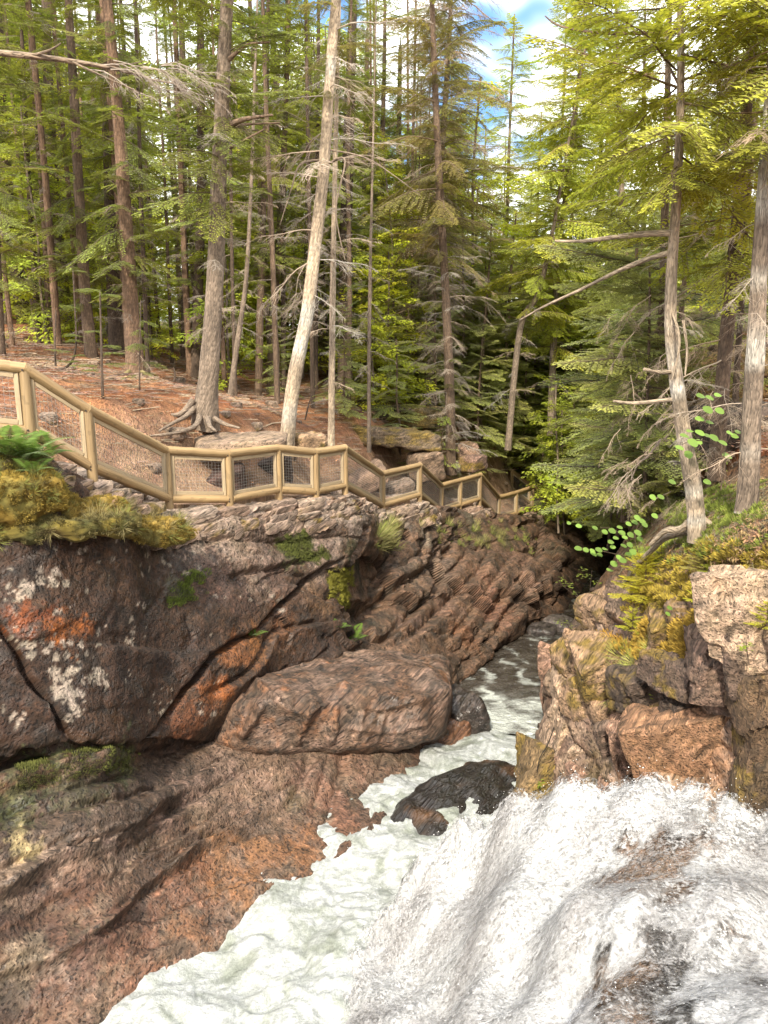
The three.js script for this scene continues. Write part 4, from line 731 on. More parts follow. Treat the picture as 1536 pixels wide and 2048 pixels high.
// ---------------------------------------------------------------- flat stones built up under the fence
const GREY = [0.40, 0.325, 0.26];
const stoneColor = (c, seed, moss = 0) => (p) => { const n = fbm(p.x * 5 + seed, p.y * 5, p.z * 5, 3), f = fbm(p.x * 17, p.y * 17 + seed, p.z * 17, 2); let k = mix3(c, mul3(c, 0.45), sm(0.0, 0.4, n)); if (moss) k = mix3(k, [0.19, 0.135, 0.03], sm(0.14 - moss * 0.34, 0.3 - moss * 0.2, 0.12 * N3(p.x * 14, p.y * 14, p.z * 14) + fbm(p.x * 1.3, p.y * 1.3 + seed * 0.1, p.z * 1.3, 5, 0.6))); return mul3(k, 1.62 * (1 + f * 0.8)); };
{
  const wall = base('stone_wall'); tag(wall, 'low wall of flat grey stones carrying the log fence', 'wall');
  const r = rng(5150), up = (i) => postFoot[i];
  const line = []; for (let k = 1; k + 1 < postFoot.length; k++) { const a = postFoot[k], b = postFoot[k + 1], n = Math.max(1, Math.round(a.distanceTo(b) / 0.05)); for (let i = 0; i < n; i++) line.push(V().lerpVectors(a, b, i / n)); }
  const outward = V(0.87, 0, 0.5);
  for (let course = 0; course < 5; course++) {
    let s = Math.floor(r() * 6);
    while (s < line.length - 8) {
      const far = line[s].z < -20, L = (far ? 0.5 : 0.36) + r() * (far ? 0.6 : 0.55), n = Math.round(L / 0.05), m = Math.min(line.length - 1, s + n), a = line[s], b = line[m], h = 0.13 + r() * 0.07;
      s = m + 1;
      if (course > 2 && r() < 0.35 + (course - 3) * 0.25) continue; if (line[s - 1].z > -12.0 && course > 3) continue;
      const c = V().lerpVectors(a, b, 0.5).addScaledVector(outward, 0.06 + course * 0.05 + r() * 0.09), dir = V().subVectors(b, a), steep = Math.abs(dir.y) / Math.hypot(dir.x, dir.z);
      c.y = Math.min(a.y, b.y) * (steep > 0.2 ? 1 : 0.5) + Math.max(a.y, b.y) * (steep > 0.2 ? 0 : 0.5) - 0.1 - course * 0.125 + (r() - 0.5) * 0.03;
      const yaw = Math.atan2(-dir.z, dir.x) + (r() - 0.5) * 0.16, tone = 0.75 + r() * 0.45, base_ = mix3(GREY, [0.36, 0.24, 0.17], r() * 0.7);
      const g = stoneGeometry(boxCorners(c, [Math.hypot(dir.x, dir.z) * 1.0 + 0.05, h, 0.34 + r() * 0.16], new THREE.Euler((r() - 0.5) * 0.06, yaw, (r() - 0.5) * 0.07), 7000 + s * 7 + course, 0.2), { seg: [9, 3, 5], round: 0.03, rough: 0.03, freq: 6, crease: 0.6, seed: s + course * 99, color: stoneColor(mul3(base_, tone), s + course * 3.3, c.z > -13 ? 0.5 : 0.15) });
      mesh('stone', g, M.stone, wall);
    }
  }
}
// stone stair treads behind the three dropping fence runs
{
  const stair = base('stone_stairs'); tag(stair, 'pale stone stair treads descending beside the fence', 'stairs');
  for (const [i, n] of [[4, 4], [9, 7], [11, 7], [14, 8]]) {
    const a = postFoot[i], b = postFoot[i + 1];
    for (let k = 0; k < n; k++) { const c = V().lerpVectors(a, b, (k + 0.5) / n).addScaledVector(inland, 0.95); const dir = V().subVectors(b, a), L = Math.hypot(dir.x, dir.z) / n; c.y = lerp(a.y, b.y, (k + 0.35) / n) - 0.02;
      mesh('tread', stoneGeometry(boxCorners(c, [L * 1.25, 0.22, 1.5], new THREE.Euler(0, Math.atan2(-dir.z, dir.x), 0), 300 + k + i * 11, 0.08), { seg: [5, 3, 8], round: 0.1, rough: 0.015, freq: 4, seed: k + i * 31, color: stoneColor(mul3(GREY, 0.95), k * 2.2 + i) }), M.stone, stair); }
  }
}

// ---------------------------------------------------------------- the rounded ledge block at the bend, wet rocks in the stream
{
  const K = [at(398, 1512, 12.5), at(872, 1500, 13.7), at(462, 1392, 12.9), at(912, 1372, 14.1), at(470, 1520, 15.0), at(905, 1480, 17.4), at(525, 1286, 15.6), at(905, 1296, 17.3)];
  // order: bit0 = right, bit1 = top, bit2 = back
  const corner = hexCorners([K[0], K[1], K[2], K[3], K[4], K[5], K[6], K[7]]);
  const shape = { seg: [150, 60, 90], round: 0.17, rough: 0.11, freq: 0.9, seed: 41 }, bare0 = stoneGeometry(corner, { ...shape, color: () => [1, 1, 1] }).attributes.position;
  const seen = (x, y) => { let best = 1e9, k0 = 0; const p = V(); for (let k = 0; k < bare0.count; k++) { p.fromBufferAttribute(bare0, k); const s = project(p), d = Math.hypot(s[0] - x, s[1] - y) + (-p.z) * 9; if (d < best) { best = d; k0 = k; } } return V().fromBufferAttribute(bare0, k0); };
  const F = (list, o) => new Feature(list.map((q) => seen(...q)), o);
  const feats = [F([[500, 1350], [520, 1378], [555, 1405], [590, 1420], [640, 1405], [660, 1380]], { depth: 0.12, w: 0.06, step: -0.22, range: 0.35 }), F([[525, 1405], [505, 1440], [480, 1478]], { depth: 0.16, w: 0.08 }), F([[690, 1365], [670, 1420], [655, 1490]], { depth: 0.2, w: 0.1 }), F([[625, 1400], [605, 1440], [590, 1490]], { depth: 0.16, w: 0.09 }), F([[690, 1410], [760, 1418], [830, 1400], [880, 1390]], { depth: 0.09, w: 0.06 }), F([[770, 1380], [765, 1440], [750, 1490]], { depth: 0.08, w: 0.05 }), F([[690, 1455], [790, 1465], [860, 1440]], { depth: 0.07, w: 0.05 }), F([[560, 1330], [660, 1345], [780, 1335], [890, 1350]], { depth: 0.04, w: 0.06 }), F([[730, 1400], [722, 1440], [712, 1480]], { depth: 0.08, w: 0.06 })];
  const g = stoneGeometry(corner, { ...shape, feats, color: (p) => {
    const n = fbm(p.x * 1.4, p.y * 1.4, p.z * 1.4, 4), m = fbm(p.x * 4, p.y * 4 + 3, p.z * 4, 3), f = fbm(p.x * 13, p.y * 13, p.z * 13, 2);
    let c = mix3([0.2, 0.138, 0.104], [0.115, 0.068, 0.043], sm(-0.25, 0.2, n)); c = mix3(c, [0.05, 0.038, 0.028], sm(0.0, 0.3, m) * 0.8); c = mix3(c, [0.27, 0.12, 0.05], sm(0.12, 0.4, fbm(p.x * 2 + 9, p.y * 2, p.z * 2, 5, 0.6)) * 0.6); return mul3(c, 1.6 * (1 + 0.8 * f)); } });
  tag(mesh('boulder', g, M.rock), 'large rounded pinkish-grey ledge block jutting over the stream bend', 'boulder');
}
function rock(name, label, sight, size, euler, color, o = {}) {
  const c = sight.isVector3 ? sight : at(...sight), seed = o.seed ?? Math.round(c.x * 131 + c.z * 71 + 999);
  const g = stoneGeometry(boxCorners(c, size, new THREE.Euler(...euler), seed, o.jit ?? 0.22), { seg: o.seg ?? 14, round: o.round ?? 0.3, rough: o.rough ?? 0.05, freq: o.freq ?? 2.2, crease: o.crease ?? 0, facet: o.facet ?? 0, seed, color: o.paint ?? stoneColor(color, seed % 97, o.moss ?? 0) });
  const m = mesh(name, g, o.mat ?? M.stone, o.parent); if (!o.parent) tag(m, label, 'rock', o.group); return m;
}
rock('stream_rock', 'black wet rock wedged between the ledge block and the stream', [918, 1425, 16.0], [0.75, 1.0, 1.2], [0.1, 0.4, 0.2], [0.06, 0.05, 0.045], { mat: M.wet, seg: 22, rough: 0.09 });
rock('stream_rock', 'low dark rock at the waterline beside the left wall foot', [880, 1470, 15.4], [0.9, 0.7, 1.0], [0.1, 0.9, 0], [0.2, 0.11, 0.07], { mat: M.wet, seg: 18, rough: 0.08 });
{
  const c = at(938, 1580, 12.6); c.y = 1.69;
  rock('stream_rock', 'humped brown and black rock with water pouring over its back', c, [3.1, 0.85, 1.7], [0.1, 0.75, -0.06], [0.1, 0.07, 0.05], { mat: M.wet, seg: 40, round: 0.75, rough: 0.06, freq: 1.8, paint: (p) => { const n = fbm(p.x * 1.3 + 4, p.y * 1.3, p.z * 1.3, 3); return mul3(mix3([0.035, 0.031, 0.028], [0.14, 0.08, 0.045], sm(0.12, 0.45, n)), 1.2); } });
}
rock('stream_rock', 'grey rock breaking the far water at the gorge bend', atLevel(1130, 1255, 0.75), [0.9, 0.5, 1.2], [0, 0.6, 0.1], [0.17, 0.15, 0.14], { mat: M.wet });
rock('stream_rock', 'flat dark rock in the far water beneath the shrub', atLevel(1085, 1262, 0.8), [0.8, 0.35, 1.0], [0, 1.1, 0], [0.09, 0.08, 0.075], { mat: M.wet });

// ---------------------------------------------------------------- jointed blocks of the right bank: [sight x, sight y, ahead, w, h, d, tilt, colour, moss]
const PALE = [0.42, 0.315, 0.225], PINK = [0.36, 0.23, 0.165], DARK = [0.09, 0.066, 0.05], TAN = [0.33, 0.225, 0.145], ORANGE = [0.30, 0.175, 0.1];
[[1488, 1235, 8.9, 0.78, 1.0, 0.6, 0.1, PALE, 0], [1140, 1365, 16.4, 0.8, 1.3, 1.2, 0.15, PINK, 0], [1155, 1405, 13.2, 0.8, 0.8, 0.9, 0.25, PALE, 0.05], [1140, 1468, 13.0, 0.8, 0.75, 0.9, -0.1, PALE, 0], [1215, 1400, 12.2, 0.85, 0.75, 0.8, 0.1, TAN, 0.15], [1190, 1500, 12.4, 0.65, 0.7, 0.7, 0.2, PALE, 0], [1268, 1500, 11.3, 0.62, 1.25, 0.7, 0.12, PINK, 0], [1322, 1440, 10.7, 0.42, 0.85, 0.6, 0.15, PINK, 0.1], [1110, 1555, 12.6, 1.0, 0.9, 1.0, -0.5, [0.2, 0.14, 0.07], 0.4], [1180, 1570, 11.9, 0.85, 0.55, 0.8, -0.1, PINK, 0.1], [1420, 1515, 9.7, 1.6, 1.35, 0.8, 0.35, ORANGE, 0], [1352, 1465, 10.2, 0.36, 0.75, 0.6, 0.2, [0.24, 0.11, 0.075], 0], [1395, 1430, 9.9, 0.9, 0.5, 0.6, 0.05, DARK, 0.1], [1300, 1372, 11.0, 0.75, 0.55, 0.6, 0.1, DARK, 0.3], [1375, 1345, 10.0, 0.7, 0.6, 0.6, -0.05, [0.12, 0.085, 0.065], 0.1], [1450, 1345, 9.3, 0.75, 0.65, 0.6, 0.02, [0.17, 0.115, 0.085], 0], [1505, 1350, 8.8, 0.5, 0.9, 0.5, 0.05, [0.14, 0.1, 0.075], 0], [1522, 1475, 8.6, 0.45, 1.2, 0.5, 0, [0.15, 0.1, 0.06], 0.3], [1228, 1320, 12.2, 0.9, 0.7, 0.8, 0.25, TAN, 0.55], [1168, 1335, 13.6, 0.85, 0.75, 0.9, 0.35, TAN, 0.5], [1300, 1545, 11.0, 0.7, 0.7, 0.7, 0.2, ORANGE, 0], [1228, 1448, 11.9, 0.5, 0.5, 0.6, 0.5, [0.18, 0.13, 0.1], 0.2], [1530, 1590, 8.4, 0.5, 0.8, 0.6, 0, [0.12, 0.085, 0.05], 0.3], [1410, 1580, 9.3, 1.1, 0.5, 0.8, 0.1, TAN, 0], [1240, 1215, 13.2, 0.9, 0.5, 0.9, 0.4, TAN, 0.3], [1250, 1582, 11.2, 0.55, 0.5, 0.6, 0.1, PINK, 0.1], [1340, 1250, 11.0, 0.5, 0.4, 0.6, 0.3, TAN, 0.7]]
  .forEach(([x, y, d, w, h, dd, tilt, c, moss], k) => rock('block', null, [x, y, d + dd * 0.42], [w * 1.25, h * 1.2, dd * 1.3], [tilt * 0.4, -0.35 + (k % 5) * 0.14, tilt], c, { parent: bank, moss, seg: 20, round: 0.02, rough: 0.03, freq: 2.0, facet: 0.1, crease: 0.45, jit: 0.4, seed: 4000 + k * 17, mat: M.stone }));

// ---------------------------------------------------------------- rocks on the left bank beside the path
rock('path_boulder', 'rounded tan boulder at the foot of the leaning pale trunk', [612, 884, 20.6], [0.95, 0.45, 0.7], [0, 0.2, 0.05], [0.42, 0.29, 0.18], { moss: 0.1 });
rock('path_boulder', 'broad flat pale slab lying on the path before the gnarled tree', [480, 884, 18.0], [2.1, 0.3, 1.4], [0.05, 0.2, 0.02], [0.3, 0.225, 0.16], { rough: 0.03 });
rock('path_boulder', 'grey angular rock seen through the third stair panel', [796, 984, 24.9], [1.1, 0.7, 0.9], [0.1, 0.5, 0.1], [0.22, 0.165, 0.125]);
rock('path_boulder', 'leaning rock slab behind the first stair panel', [742, 958, 23.8], [1.2, 0.6, 0.9], [0.1, 0.3, 0.45], [0.26, 0.18, 0.13]);
rock('path_boulder', 'tall squared rock face behind the stair landing', [852, 935, 27.2], [1.0, 1.0, 1.0], [0, 0.5, 0.05], [0.24, 0.17, 0.115], { round: 0.15 });
rock('path_boulder', 'square block beside the dark spruce pole', [925, 912, 31], [1.0, 0.9, 1.2], [0, 0.2, 0.05], [0.30, 0.2, 0.14], { round: 0.15, moss: 0.2 });
rock('path_boulder', 'low boulder in front of the dark spruce pole', [945, 925, 30], [1.0, 0.6, 0.8], [0, 0.9, 0], [0.26, 0.17, 0.13], { moss: 0.2 });
rock('mossy_ledge', 'wide mossy outcrop above the stair landing', [790, 876, 27.6], [3.2, 0.6, 1.6], [0, 0.15, -0.12], [0.16, 0.12, 0.08], { moss: 0.8, seg: 22, rough: 0.1 });
rock('mossy_ledge', 'dark undercut ledge with moss among the trunks', [790, 828, 31], [4.6, 0.9, 1.4], [0, 0.1, -0.1], [0.12, 0.10, 0.06], { moss: 0.7, seg: 22, rough: 0.1 });
rock('mossy_ledge', 'short mossy step left of the spruce pole', [700, 845, 29], [2.0, 0.5, 1.0], [0, 0.1, 0.05], [0.15, 0.11, 0.07], { moss: 0.7, rough: 0.08 });
rock('hill_boulder', 'ochre mossy boulder on the slope behind the right trunks', [1420, 760, 17], [2.2, 1.3, 1.5], [0, 0.3, 0.2], [0.26, 0.16, 0.06], { moss: 0.6, seg: 20, rough: 0.1 });
rock('hill_boulder', 'shadowed boulder between the two right trunks', [1480, 860, 14], [1.6, 0.8, 1.2], [0, 0.2, 0.1], [0.10, 0.075, 0.06], { moss: 0.4, seg: 18, rough: 0.1 });
rock('hill_boulder', 'low mossy boulder high on the right slope', [1530, 720, 17], [2.0, 0.8, 1.2], [0, 0.2, 0.1], [0.2, 0.13, 0.08], { moss: 0.7, seg: 18, rough: 0.1 });
rock('path_boulder', 'dark tilted slab visible through the wire of the second level panel', [520, 955, 19.4], [1.6, 0.9, 0.6], [0.3, 0.1, 0.25], [0.09, 0.065, 0.055], { round: 0.2 });
rock('path_boulder', 'long brown slab visible through the first level panel', [420, 975, 17.6], [1.7, 0.6, 0.6], [0.3, 0.1, 0.3], [0.10, 0.06, 0.05], { round: 0.2 });

// ---------------------------------------------------------------- boughs, sprays and twigs that the crowns are made of
const zeroUp = V(0, 1, 0);
function leaflet(g, p, dir, side, len, w, c, fold = 0.25) {          // a diamond with a slight fold
  const tip = p.clone().addScaledVector(dir, len), mid = p.clone().addScaledVector(dir, len * 0.45), n = V().crossVectors(side, dir).normalize();
  const l = mid.clone().addScaledVector(side, w / 2).addScaledVector(n, fold * w), r = mid.clone().addScaledVector(side, -w / 2).addScaledVector(n, fold * w);
  const i0 = g.v(p, n, c), i1 = g.v(r, n, c), i2 = g.v(tip, n, c), i3 = g.v(l, n, c); g.tri(i0, i2, i1); g.tri(i0, i3, i2);
}
function bough(seed, { len = 2.0, droop = 0.25, spread = 0.46, needle = 0.06, width = 0.02, gap = 0.095, hang = 0.12, col = [0.075, 0.11, 0.032], stem = [0.16, 0.12, 0.085], bareTo = 0.12, keep = 0.92, lift = 0.1 } = {}) {
  const g = new GB(), r = rng(seed), pts = [], n = 9, wob = r() * 9;
  const pos = (t) => V(t * len, len * (lift * t - droop * t * t) + 0.03 * N3(t * 4, wob, 1), len * 0.12 * N3(t * 2.2, wob, 5));
  for (let k = 0; k <= n; k++) pts.push(pos(k / n));
  g.tube(pts, (t) => lerp(0.016, 0.003, t) * Math.sqrt(len / 2), 4, stem);
  for (let t = bareTo; t < 1.0; t += gap / len) for (const sgn of [-1, 1]) {
    if (r() > keep) continue;
    const p = pos(t), L = len * spread * Math.pow(1 - t, 0.75) * (0.55 + 0.6 * r()) + 0.1, ang = sgn * (0.95 + 0.3 * (r() - 0.5)) * (1 - 0.35 * t);
    const d = V(Math.cos(ang), -hang * (0.4 + r()), Math.sin(ang)).normalize(), m = Math.max(3, Math.round(L / 0.042)), end = p.clone().addScaledVector(d, L); end.y -= L * L * hang * 0.8;
    g.tube([p, p.clone().lerp(end, 0.5).add(V(0, L * 0.03, 0)), end], (q) => lerp(0.005, 0.0015, q), 3, stem);
    for (let k = 1; k <= m; k++) for (const s2 of [-1, 1]) {
      const q = p.clone().lerp(end, (k - 0.3 * r()) / m); q.y += 0.012 * (r() - 0.5);
      const a2 = ang + s2 * (0.55 + 0.5 * r()), nd = V(Math.cos(a2), -0.15 + 0.35 * (r() - 0.5), Math.sin(a2)).normalize(), sd = V(-nd.z, 0.5 * (r() - 0.5), nd.x).normalize();
      const tone = 0.72 + 0.56 * r(), tipy = k > m - 2 ? 1.25 : 1;
      leaflet(g, q, nd, sd, needle * (0.7 + 0.7 * r()) * (1.25 - 0.5 * k / m), width * (0.8 + 0.5 * r()), [col[0] * tone * tipy, col[1] * tone * tipy, col[2] * tone], 0.2);
    }
  }
  for (let k = 0; k < 6; k++) leaflet(g, pos(1), V(1, -0.2 + 0.2 * (r() - 0.5), (r() - 0.5)).normalize(), V(0, 0.2, 1).normalize(), needle, width, col);
  return g.build();
}
function deadBough(seed, { len = 2.0, droop = 0.2, col = [0.30, 0.25, 0.2], twigs = 26, fine = 4 } = {}) {
  const g = new GB(), r = rng(seed), wob = r() * 9, pos = (t) => V(t * len, len * (0.08 * t - droop * t * t) + 0.06 * len * N3(t * 3, wob, 1), len * 0.14 * N3(t * 2.4, wob, 5)), pts = [];
  for (let k = 0; k <= 9; k++) pts.push(pos(k / 9)); g.tube(pts, (t) => lerp(0.016, 0.0035, t), 4, col);
  for (let k = 0; k < twigs; k++) {
    const t = 0.12 + 0.86 * r(), p = pos(t), a = (r() < 0.5 ? -1 : 1) * (0.5 + 0.7 * r()), L = len * (0.12 + 0.32 * r()) * (1.1 - t), d = V(Math.cos(a), -0.1 - 0.55 * r(), Math.sin(a)).normalize();
    const m = p.clone().addScaledVector(d, L * 0.5).add(V(0.03 * (r() - 0.5), 0.03, 0)), e = p.clone().addScaledVector(d, L).add(V(0, -0.15 * L, 0)); g.tube([p, m, e], (q) => lerp(0.0065, 0.0022, q), 3, mul3(col, 0.8 + 0.4 * r()));
    for (let f = 0; f < fine; f++) { const q = p.clone().lerp(e, 0.3 + 0.7 * r()), b = a + (r() - 0.5) * 2, l2 = L * (0.25 + 0.35 * r()), e2 = q.clone().add(V(Math.cos(b) * l2, -l2 * (0.2 + 0.7 * r()), Math.sin(b) * l2)); g.tube([q, e2], (s) => lerp(0.0035, 0.0016, s), 3, mul3(col, 0.75 + 0.5 * r())); }
  }
  return g.build();
}
function leafSpray(seed, { len = 1.1, leaves = 70, size = 0.085, col = [0.13, 0.19, 0.03] } = {}) {
  const g = new GB(), r = rng(seed), pos = (t) => V(t * len, len * (0.12 * t - 0.22 * t * t), len * 0.1 * N3(t * 2, seed, 1)), pts = []; for (let k = 0; k <= 5; k++) pts.push(pos(k / 5)); g.tube(pts, (t) => lerp(0.009, 0.002, t), 4, [0.14, 0.1, 0.07]);
  for (let k = 0; k < leaves; k++) { const t = 0.1 + 0.9 * r(), p = pos(t), a = (r() < 0.5 ? -1 : 1) * (0.3 + 0.9 * r()), off = len * 0.42 * r() * (1.15 - t), nd0 = V(Math.cos(a), 0.1 * (r() - 0.5), Math.sin(a)); p.addScaledVector(nd0, off); p.y += 0.14 * (r() - 0.6);
    const b = a + (r() - 0.5), nd = V(Math.cos(b), -0.25 + 0.4 * (r() - 0.5), Math.sin(b)).normalize(), sd = V(-nd.z, 0.5 * (r() - 0.5), nd.x).normalize(), tone = 0.7 + 0.6 * r(), s = size * (0.7 + 0.6 * r()); leaflet(g, p, nd, sd, s, s * 0.62, mul3(col, tone), 0.15); }
  return g.build();
}
const BOUGH = {
  hemlock: [0, 1, 2, 3].map((k) => bough(100 + k, { len: 1.35, droop: 0.1 + 0.12 * k, gap: 0.075, needle: 0.075, width: 0.028, keep: 0.75, spread: 0.5, hang: 0.1 + 0.1 * k, col: [0.225, 0.26, 0.045], stem: [0.15, 0.12, 0.07] })),
  fresh: [0, 1, 2].map((k) => bough(140 + k, { len: 1.6, droop: 0.05 + 0.13 * k, needle: 0.075, width: 0.026, gap: 0.08, keep: 0.8, col: [0.32, 0.345, 0.1], hang: 0.08, spread: 0.42, stem: [0.16, 0.13, 0.08] })),
  spruce: [0, 1, 2].map((k) => bough(160 + k, { len: 1.7, droop: 0.3 + 0.08 * k, spread: 0.3, hang: 0.6, needle: 0.06, width: 0.028, gap: 0.06, col: [0.25, 0.225, 0.065], stem: [0.22, 0.16, 0.11] })),
  larch: [0, 1, 2].map((k) => bough(180 + k, { len: 1.6, droop: 0.0 + 0.1 * k, spread: 0.42, keep: 0.8, hang: 0.35, needle: 0.085, width: 0.034, gap: 0.09, col: [0.37, 0.38, 0.05], stem: [0.2, 0.14, 0.08], lift: 0.05 })),
  dead: [0, 1, 2].map((k) => deadBough(200 + k, { len: 2.0, droop: 0.16 + 0.12 * k })),
  leaf: [0, 1, 2].map((k) => leafSpray(220 + k, { leaves: 90, size: 0.1, col: [0.42, 0.46, 0.05] })),
};
const FINE = { twig: M.twig };
function instances(name, geo, mat, list, parent, kind = 'stuff') {     // list of {p, yaw, pitch, roll, s, c}
  const im = new THREE.InstancedMesh(geo, mat, list.length), m = new THREE.Matrix4(), q = new THREE.Quaternion(), e = new THREE.Euler(), s = V(), c = new THREE.Color();
  list.forEach((o, k) => { e.set(o.roll ?? 0, o.yaw ?? 0, o.pitch ?? 0, 'YZX'); q.setFromEuler(e); if (Array.isArray(o.s)) s.set(...o.s); else s.setScalar(o.s ?? 1); m.compose(o.p, q, s); im.setMatrixAt(k, m); if (o.c) im.setColorAt(k, c.setRGB(...o.c)); });
  im.name = name; im.castShadow = im.receiveShadow = true; im.userData.kind = kind; if (parent) parent.add(im); else { im.name = numbered(name); scene.add(im); } return im;
}
function crownOf(parent, axis, { kind, from, to, per = 5, len = 1, taper = 0.6, seed = 1, pitch = 0.0, tint = [1, 1, 1], name = 'crown', mat = M.leaf, facing = null, bottom = 0.65 }) {
  const r = rng(seed), lists = BOUGH[kind].map(() => []), n = Math.round((to - from) * per); let a = r() * 6;
  for (let k = 0; k < n; k++) {
    const t = (k + r()) / n, y = lerp(from, to, t), p = axis(y); a += 2.4 + (r() - 0.5) * 1.2;
    if (facing !== null && Math.cos(a - facing) < -0.2 && r() < 0.5) a = facing + (r() - 0.5) * 2;
    const shape = lerp(bottom + (1 - bottom) * Math.min(1, t * 4), 1, Math.min(1, t * 3)) * lerp(1, 1 - taper, t), s = len * shape * (0.4 + 0.95 * r()), tone = 0.75 + 0.5 * r(), w = (r() - 0.5) * 0.16;
    lists[Math.floor(r() * lists.length)].push({ p, yaw: a, pitch: pitch + (r() - 0.5) * 0.75 + (t - 0.4) * 0.3, roll: (r() - 0.5) * 0.8, s, c: [tint[0] * tone * (1 + w), tint[1] * tone, tint[2] * tone * (1 - w)] });
  }
  lists.forEach((l, k) => { if (l.length) instances(name, BOUGH[kind][k], mat, l, parent); });
}
// trunk from sights; returns group and axis(y)
function trunkPath(d, list, top) {
  const P = list.map(([px, py, w]) => { const p = at(px, py, d), dc = d * cp + (EYE.y - p.y) * -sp; return { p, r: w * (d < 14 ? 0.4 : 0.41) * dc / FPX }; });
  const a = P[P.length - 2], b = P[P.length - 1], dir = V().subVectors(b.p, a.p); dir.divideScalar(dir.y);
  const high = Math.max(top, b.p.y + 1), mid = b.p.clone().addScaledVector(dir, (high - b.p.y) * 0.5), end = b.p.clone().addScaledVector(dir, high - b.p.y);
  P.push({ p: mid, r: b.r * 0.6 }, { p: end, r: 0.015 }); return P;
}
function trunk(parent, P, color, seed, { flare = 0.5, lobes = 5, spots = null, segs = 12, name = 'trunk', sink = 0.25 } = {}) {
  const g = new GB(), pts = P.map((q) => q.p), n = 46, line = [], rad = [], o = seed * 1.37; const foot = pts[0].clone(); foot.y -= sink; pts[0] = foot;
  for (let k = 0; k <= n; k++) { const t = Math.pow(k / n, 1.25), f = t * (pts.length - 1), i = Math.min(Math.floor(f), pts.length - 2), u = f - i, p = crPoint(pts, f); line.push(p); rad.push(lerp(P[i].r, P[i + 1].r, u)); }
  const y0 = line[0].y;
  g.tube(line, rad, segs, (t) => { const y = lerp(line[0].y, line[n].y, Math.pow(t, 1.25)); const q = 0.85 + 0.3 * fbm(y * 0.8 + o, o, 3, 3) * 2; let c = mul3(color, q); if (spots) c = mix3(c, spots, sm(0.05, 0.3, fbm(y * 1.6 + o, 7, o, 3))); return c; }, { bump: (k, s, a) => { const h = line[k].y - y0; return 1 + 0.09 * fbm(Math.cos(a) * 1.4 + o, h * 1.3, Math.sin(a) * 1.4, 3) * 2 + flare * Math.exp(-h / 0.32) * (0.45 + 0.55 * Math.cos(a * lobes + o + 0.6 * Math.sin(a * 2 + o))); } });
  const geo = g.build(); geo.computeVertexNormals(); return mesh(name, geo, M.bark, parent);
}
const axisOf = (P) => (y) => { for (let k = 0; k + 1 < P.length; k++) if (y <= P[k + 1].p.y) return P[k].p.clone().lerp(P[k + 1].p, clamp((y - P[k].p.y) / (P[k + 1].p.y - P[k].p.y))); return P[P.length - 1].p.clone(); };
function limb(parent, sights, r0, r1, color, name = 'branch', sides = 7) {
  const pts = sights.map((s) => s.isVector3 ? s : at(...s)), line = [], n = Math.max(8, pts.length * 5); for (let k = 0; k <= n; k++) line.push(crPoint(pts, k / n * (pts.length - 1))); const g = new GB(); g.tube(line, (t) => lerp(r0, r1, t) * (1 + 0.2 * N3(t * 9, r0 * 99, 1)), sides, color, { cap: true }); return mesh(name, g.build(), M.bark, parent);
}
const BARK = { grey: [0.29, 0.23, 0.175], brown: [0.2, 0.14, 0.095], dark: [0.13, 0.092, 0.064], pale: [0.44, 0.36, 0.265], red: [0.24, 0.155, 0.1] };
